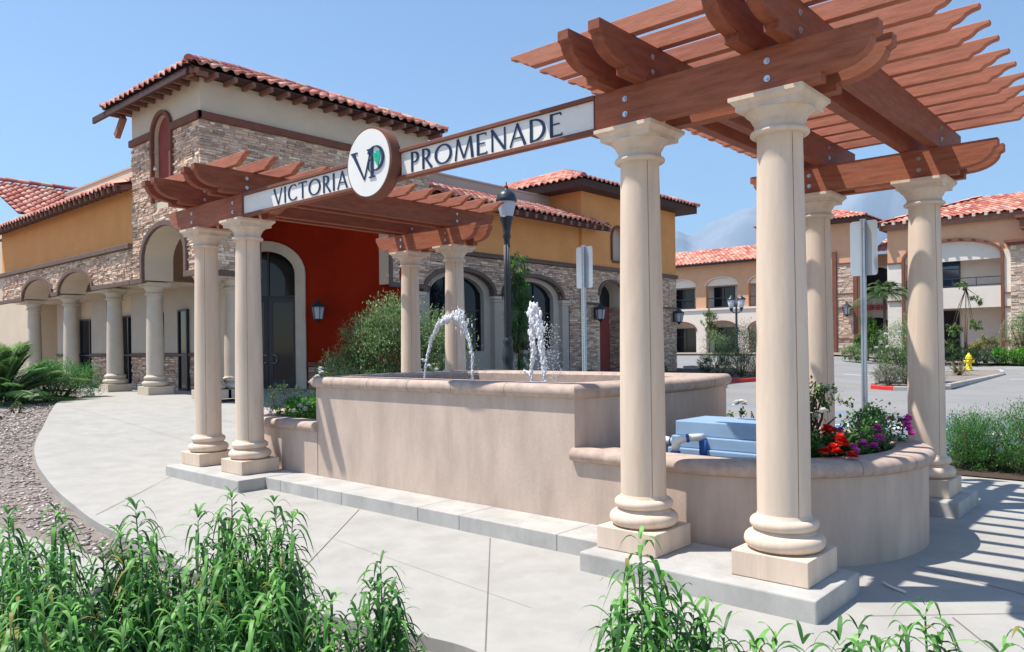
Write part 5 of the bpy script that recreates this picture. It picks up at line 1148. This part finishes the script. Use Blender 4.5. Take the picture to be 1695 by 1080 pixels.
# hedge on the right
for i, (x, y, r, h) in enumerate([(5.85, 6.35, .5, .42), (6.55, 6.25, .55, .50), (7.3, 6.2, .6, .52), (8.1, 6.3, .6, .5), (6.2, 7.1, .5, .42), (7.0, 7.0, .55, .5), (7.9, 7.1, .6, .5), (5.6, 7.1, .4, .35), (8.9, 6.6, .6, .5)]):
    shrub('rosemary_shrub', ['upright rosemary-like shrub directly behind the back right column', 'rosemary-like shrub second from the back right column, front row', 'rosemary-like shrub third from the back right column, front row', 'rosemary-like shrub at the right edge, front row', 'back row shrub left of the middle of the hedge', 'back row shrub in the middle of the hedge', 'back row shrub at the right edge of the hedge', 'small shrub at the left end of the hedge, back row', 'shrub cut by the right edge of the picture'][i], 'shrub', (x, y, .0), [(0, 0, h*.8, r, r*.85, h), (.1, -.1, h*.35, r*.9, r*.8, h*.4)], 12000, .036, .011, [(.06, .19, .04), (.045, .14, .035), (.09, .24, .055), (.12, .28, .07)], seed=20+i, up=1.2, group='rosemary-like shrubs behind the right pergola', nst=24, shell=.3)
# car park islands
s = shrub('oleander', 'big grey green bush with white flowers on the kerbed island, beside the sign post', 'bush', (.0, 25.6, .1), [(0, 0, 1.3, 1.05, 1.0, 1.15), (.3, .3, 2.1, .7, .7, .6), (-.3, -.2, .8, .8, .8, .6)], 9000, .11, .026, G_GREY, seed=30, nst=20)
flw(s, [(-.6, 24.75, 1.6), (-.4, 24.7, 1.9), (-.8, 24.9, 1.4), (-.35, 24.7, 1.45), (-.1, 24.6, 1.7), (.1, 24.5, 1.95)], .11, WHT, 14)
for i, (x, y) in enumerate([(-.15, 23.9), (.55, 24.0), (1.1, 24.4), (-.55, 25.0)]):
    shrub('low_grey_shrub', ['low grey shrub at the red painted kerb end', 'low grey shrub in the middle of the island front', 'low grey shrub at the right of the island front', 'low grey shrub at the left flank of the island bush'][i], 'shrub', (x, y, .1), [(0, 0, .35, .5, .45, .4)], 2200, .07, .018, [(.19, .20, .13), (.15, .16, .10), (.24, .24, .17)], seed=33+i, group='low grey shrubs on the island', nst=10)
TAN = [(.30, .24, .13), (.16, .17, .07), (.36, .28, .17), (.10, .13, .05)]
agave((.42, 31.9, .2), 60, 1.15, .05, TAN, 'straw coloured spiky grass tuft left of the yellow hydrant', 45, name='grass_tuft', droop=.4, group='spiky grass tufts in the car park')
agave((-5.9, 22.8, .35), 60, 1.15, .05, TAN, 'left tuft of the three spiky ones before the round bush', 46, name='grass_tuft', droop=.4, group='spiky grass tufts in the car park')
agave((-5.5, 23.7, .33), 60, 1.1, .05, TAN, 'middle tuft of the three spiky ones before the round bush', 47, name='grass_tuft', droop=.4, group='spiky grass tufts in the car park')
agave((-5.1, 24.4, .32), 60, 1.1, .05, TAN, 'right tuft of the three spiky ones before the round bush', 48, name='grass_tuft', droop=.4, group='spiky grass tufts in the car park')
shrub('round_bush', 'large round olive green bush before the arched building, under the double lamp', 'bush', (-6.3, 25.6, .35), [(0, 0, 1.2, 1.0, 1.0, 1.0), (.3, .3, 1.0, .9, .9, .9), (-.4, -.3, .8, .8, .8, .6)], 8000, .11, .024, [(.13, .19, .07), (.10, .15, .055), (.17, .23, .09)], seed=38)
shrub('round_bush', 'grey green bush beside the end corner of the main building', 'bush', (-8.0, 26.6, .5), [(0, 0, .9, .75, .75, .8), (.4, .3, .6, .6, .6, .5)], 4200, .10, .024, G_GREY, seed=39)
shrub('dark_shrub', 'small dark shrub right at the stone end of the main building', 'shrub', (-6.3, 22.4, .4), [(0, 0, .4, .35, .35, .4)], 1600, .07, .03, G_DARK, seed=40)
shrub('young_tree', 'thin staked young tree beside the nearest sign post, on the hydrant side', 'tree', (-1.8, 44.1, .4), [(-.1, 0, 4.4, .4, .4, .3), (.6, 0, 3.5, .35, .35, .3), (-.5, 0, 1.9, .5, .4, .4), (.5, 0, 2.1, .4, .4, .35), (-.7, .2, .9, .7, .5, .5)], 2200, .16, .07, G_ROSE, seed=50, trunk=[((0, 0, 0), (.1, 0, 4.2), .05, .02), ((.15, 0, 0), (.12, 0, 2.6), .06, .05)], nst=10, stemr=.015)
shrub('yellow_shrub', 'yellow flowering shrub before the wide arched balcony', 'shrub', (-1.0, 45.2, .4), [(0, 0, 1.0, .9, .6, .55), (-.5, 0, .7, .6, .5, .4)], 3000, .10, .05, [(.45, .38, .04), (.30, .30, .04), (.20, .26, .05)], seed=51)
shrub('grey_bush', 'tall grey green bush in front of the stone corner at the right edge', 'bush', (.8, 45.6, .4), [(0, 0, 1.5, 1.3, 1.0, 1.3), (.4, 0, 2.3, .8, .8, .7)], 5500, .13, .035, G_GREY, seed=52, nst=24, stemr=.03)
for i, (x, y, r, pl) in enumerate([(-6.4, 40.4, 1.0, G_GREY), (-2.8, 43.2, 1.1, G_DARK), (-1.4, 43.5, 1.0, G_DARK), (-.2, 44.4, .8, G_BRI), (.9, 44.2, .9, G_BRI), (2.2, 44.6, 1.0, G_BRI), (-5.2, 41.6, .9, G_DARK), (-4.0, 42.6, 1.0, G_DARK)]):
    shrub('low_bush', ['low grey green bush at the foot of the far stone pier', 'low dark bush behind the tuft, left of the young tree', 'low dark bush under the young tree', 'low bright green bush right of the yellow shrub', 'low bright green bush before the stone corner', 'low bright green bush at the right edge, far side', 'low dark bush under the young palm', 'low dark bush between palm and young tree'][i], 'bush', (x, y, T(x, y)), [(0, 0, .4, r, r*.6, .5)], 2200, .12, .05, pl, seed=54+i, group='low bushes along the far building', nst=6)
shrub('leafy_tree', 'bright green small tree left of the young palm', 'tree', (-6.5, 42.6, .5), [(0, 0, 2.3, .5, .4, .5), (.2, 0, 1.5, .6, .5, .6), (-.4, 0, 1.0, .5, .5, .6)], 3600, .15, .07, [(.12, .26, .03), (.07, .18, .03), (.18, .32, .05)], seed=70, trunk=[((0, 0, 0), (0, 0, 2.0), .07, .03)])
palm((-5.6, 42.8, .5), 'young palm with a feathery crown before the far link building', 70, 1.8, 9, [(.13, .22, .07), (.09, .17, .05), (.20, .26, .11)], trunkh=3.9, droop=.6, elev0=1.0)
for i, (x, y) in enumerate([(-20.4, 49.9), (-13.2, 46.0)]):
    shrub('leafy_tree', ['thin young tree before the arches of the long far building', 'small tree hidden mostly behind the near column'][i], 'tree', (x, y, T(x, y)), [(0, 0, 2.6, .7, .5, .6), (.3, 0, 1.6, .6, .5, .6)], 1800, .16, .07, [(.14, .24, .04), (.09, .17, .03)], seed=74+i, trunk=[((0, 0, 0), (0, 0, 3.6), .06, .03)])

# ------------------------------------------------------------------ water jets
def water_jet(label, path, rad, seed, spray=None, loc=None, nb=150):
    path = [(a, b*.62, c*.62, d, int(e*2.6)) for a, b, c, d, e in path]; rg = np.random.default_rng(seed); bm = bmesh.new(); bmesh.ops.create_icosphere(bm, subdivisions=2, radius=1); SV = np.array([v.co[:] for v in bm.verts]); SF = np.array([[v.index for v in f.verts] for f in bm.faces]); bm.free()
    VV = []; FF = []; o = 0; root = empty('water_jet', loc, label, 'water jet', 'fountain water jets')
    def blob(p, s):
        nonlocal o
        V = SV*(np.array(s)*(1+.25*rg.normal(size=(len(SV), 1))*.35)); V = V+np.array(p)-np.array(loc); VV.append(V); FF.append(SF+o); o += len(V)
    for pts, r0, r1, amp, nn in path:
        pts = np.array(pts); t = np.linspace(0, 1, nn); tt = np.linspace(0, 1, len(pts)); c = np.stack([np.interp(t, tt, pts[:, k]) for k in range(3)], 1)
        for i in range(nn):
            r = r0+(r1-r0)*t[i]; j = amp*(.25+t[i]) if amp > 0 else -amp*(1.25-t[i]); blob(c[i]+rg.normal(size=3)*j, (r*rg.uniform(.5, 1.2), r*rg.uniform(.5, 1.2), r*rg.uniform(1.2, 3.2)))
            if rg.random() < .5: blob(c[i]+rg.normal(size=3)*j*1.9, [r*rg.uniform(.15, .5)]*3)
    npmesh('stream', np.concatenate(VV), np.concatenate(FF), X['splash'], root, smooth=True)
    if spray:
        VV.clear(); FF.clear(); o = 0
        for _ in range(spray[0]):
            a = rg.random(); blob((spray[1]+abs(rg.normal())*spray[4]*(1.2-a), spray[2]+rg.normal()*spray[4], spray[3]+a*.75), [rg.uniform(.0022, .006)]*3)
        npmesh('spray_drops', np.concatenate(VV), np.concatenate(FF), X['splash'], root, smooth=True)
water_jet('arching water jet with two thin falling legs, left of the lamp post', [([(.57, 1.74, 1.14), (.62, 1.74, 1.45), (.72, 1.74, 1.72), (.86, 1.74, 1.90), (1.0, 1.74, 1.99)], .011, .017, .012, 150),
  ([(1.0, 1.74, 1.95), (1.12, 1.74, 2.0), (1.24, 1.74, 2.0), (1.28, 1.74, 1.9)], .018, .018, .035, 80), ([(1.47, 1.74, 1.14), (1.44, 1.74, 1.30), (1.45, 1.74, 1.5), (1.39, 1.74, 1.72), (1.30, 1.74, 1.9)], .009, .015, .010, 130)], 0, 1, (60, 1.1, 1.74, 1.15, .25), (1.0, 1.74, 1.14))
water_jet('tall upright water jet with white spray, right of the lamp post', [([(2.58, 1.74, 1.14), (2.55, 1.74, 1.5), (2.50, 1.74, 1.8), (2.42, 1.74, 2.06)], .016, .030, .018, 200),
  ([(2.40, 1.74, 1.14), (2.37, 1.74, 1.32), (2.42, 1.74, 1.55), (2.40, 1.74, 1.75), (2.40, 1.74, 2.02)], .010, .026, .016, 130), ([(2.37, 1.74, 1.30), (2.27, 1.74, 1.34)], .014, .010, .006, 14)], 0, 2, (520, 2.58, 1.74, 1.14, .12), (2.5, 1.74, 1.14))

# ------------------------------------------------------------------ lamp posts
lp = empty('lamp_post', (-1.02, 5.12, 0), 'dark lamp post with a frosted acorn globe behind the fountain', 'lamp post')
mb = MB(); mb.smooth = True
mb.lathe([(a_*.86, b_) for a_, b_ in [(.20, 0), (.20, .10), (.17, .14), (.155, .55), (.16, .62), (.135, .68), (.13, .78), (.15, .82), (.15, .88), (.115, .93), (.105, 1.08), (.135, 1.13), (.135, 1.19), (.10, 1.24), (.10, 1.33), (.125, 1.40), (.12, 1.50), (.095, 1.58), (.085, 1.66), (.10, 1.70), (.10, 1.73), (.075, 1.77)]], (0, 0), 24); mb.build('base', X['black'], lp)
mb = MB(); mb.smooth = True; mb.lathe([(.060, 1.76), (.050, 3.45), (.052, 3.50), (.075, 3.54), (.060, 3.60), (.075, 3.72), (.115, 3.86), (.12, 3.89), (0, 3.89)], (0, 0), 20)
for k in range(10): a = 2*pi*k/10; mb.tube([(.059*cos(a), .059*sin(a), 1.8), (.050*cos(a), .050*sin(a), 3.4)], .006, 4)
mb.build('pole', X['black'], lp)
mb = MB(); mb.smooth = True; mb.lathe([(.108, 3.885), (.13, 3.98), (.155, 4.08), (.168, 4.17), (0, 4.17)], (0, 0), 28); mb.build('globe', X['lampglass'], lp)
mb = MB(); mb.smooth = True; mb.lathe([(.0, 4.15), (.180, 4.15), (.185, 4.19), (.175, 4.22), (.165, 4.25), (.155, 4.28), (.12, 4.32), (.07, 4.35), (.035, 4.37), (.028, 4.40), (.035, 4.42), (.014, 4.44), (.010, 4.49), (0, 4.51)], (0, 0), 28); mb.build('cap', X['black'], lp)
l2 = empty('twin_lamp_post', (-13.7, 40.6, T(-13.7, 40.6)), 'thin post with two lantern heads before the long arched building', 'lamp post')
mb = MB(); mb.smooth = True; mb.lathe([(.13, 0), (.13, .3), (.08, .5), (.065, 3.0), (.04, 3.3), (0, 3.35)], (0, 0), 12); mb.tube([(-.33, 0, 2.95), (-.2, 0, 2.75), (0, 0, 2.7), (.2, 0, 2.75), (.33, 0, 2.95)], .035, 6); mb.build('pole', X['black'], l2)
for s in (-1, 1):
    mb = MB(); mb.smooth = True; mb.lathe([(.05, 2.9), (.16, 3.15), (.24, 3.55), (0, 3.56)], (s*.34, 0), 14); mb.build('globe', X['lampglass'], l2)
    mb = MB(); mb.smooth = True; mb.lathe([(0, 3.55), (.27, 3.55), (.26, 3.62), (.10, 3.72), (.02, 3.85), (0, 3.88)], (s*.34, 0), 14); mb.lathe([(.03, 2.8), (.10, 2.95), (.12, 3.05), (.05, 3.1)], (s*.34, 0), 10); mb.build('cap', X['black'], l2)

# ------------------------------------------------------------------ sign posts seen from behind
def signpost(loc, ztop, zb, label, w_=.305):
    r = empty('sign_post', loc, label, 'sign post', 'parking sign posts seen from behind'); mb = MB(); h = .026
    mb.box(-h, h, -h, h, -.15, ztop-loc[2]+.015); mb.mi = 1
    z = .05
    while z < ztop-loc[2]: mb.box(-.0065, .0065, -h-.001, -h+.002, z-.0065, z+.0065); mb.box(h-.002, h+.001, -.0065, .0065, z-.0065, z+.0065); z += .0255
    mb.build('post', [X['galv'], X['black']], r, recalc=False)
    a, b = -w_/2, w_/2; c = .035; n = 5; poly = []
    for cx_, cz_, s0 in ((b-c, ztop-c, 0), (a+c, ztop-c, 1), (a+c, zb+c, 2), (b-c, zb+c, 3)):
        for i in range(n+1): t = pi/2*(s0+i/n); poly.append((cx_+c*cos(t), cz_+c*sin(t)-loc[2]))
    mb = MB(); mb.prism(poly, (0, h+.001, 0), (1, 0, 0), (0, 0, 1), (0, -1, 0), .003); mb.build('sign_plate', X['sgnback'], r)
    mb = MB()
    for z in (zb+.08, ztop-.08): mb.obox((0, -h-.004, z-loc[2]), (.008, 0, 0), (0, .004, 0), (0, 0, .008))
    mb.build('bolt', X['metal'], r)
signpost((5.075, 4.56, 0), 3.02+.02, 2.40, 'perforated steel post with a blank sign back, between the two right columns')
signpost((1.01, 4.60, 0), 3.13, 2.50, 'perforated steel post with a blank sign back, farther one left of the tall column')
# hydrant
hy = empty('fire_hydrant', (-.03, 36.05, .27), 'yellow fire hydrant standing on the kerbed island', 'hydrant')
mb = MB(); mb.smooth = True; mb.lathe([(0, 0), (.17, 0), (.17, .05), (.12, .06), (.12, .52), (.155, .53), (.155, .57), (.12, .58)], (0, 0), 20); mb.build('body', X['yellow'], hy)
mb = MB(); mb.smooth = True; mb.lathe([(.14, .58), (.14, .62), (.11, .70), (.05, .76), (.04, .82), (0, .82)], (0, 0), 20); mb.build('bonnet', X['yellow'], hy)
for d in ((1, 0), (-1, 0), (0, -1)):
    mb = MB(); mb.smooth = True; mb.tube([(d[0]*.1, d[1]*.1, .42), (d[0]*.19, d[1]*.19, .42)], .055, 12); mb.tube([(d[0]*.19, d[1]*.19, .42), (d[0]*.22, d[1]*.22, .42)], .07, 8); mb.build('outlet', X['yellow'], hy)

# ------------------------------------------------------------------ haze: one even box of air round everything
hz = X['haze']; hz.use_nodes = True; N = hz.node_tree.nodes; N.clear(); pv = N.new('ShaderNodeVolumePrincipled'); mo = N.new('ShaderNodeOutputMaterial'); hz.node_tree.links.new(pv.outputs[0], mo.inputs['Volume'])
pv.inputs['Color'].default_value = (.42, .70, 1, 1); pv.inputs['Density'].default_value = .00010; pv.inputs['Anisotropy'].default_value = .1
mb = MB(); mb.box(-9000, 9000, -400, 9000, -200, 1600); o = mb.build('haze', hz); tag(o, 'thin pale air haze over the whole place', 'haze', kind='stuff')
# leave nothing half lit: report size
print('verts', sum(len(m.vertices) for m in bpy.data.meshes))
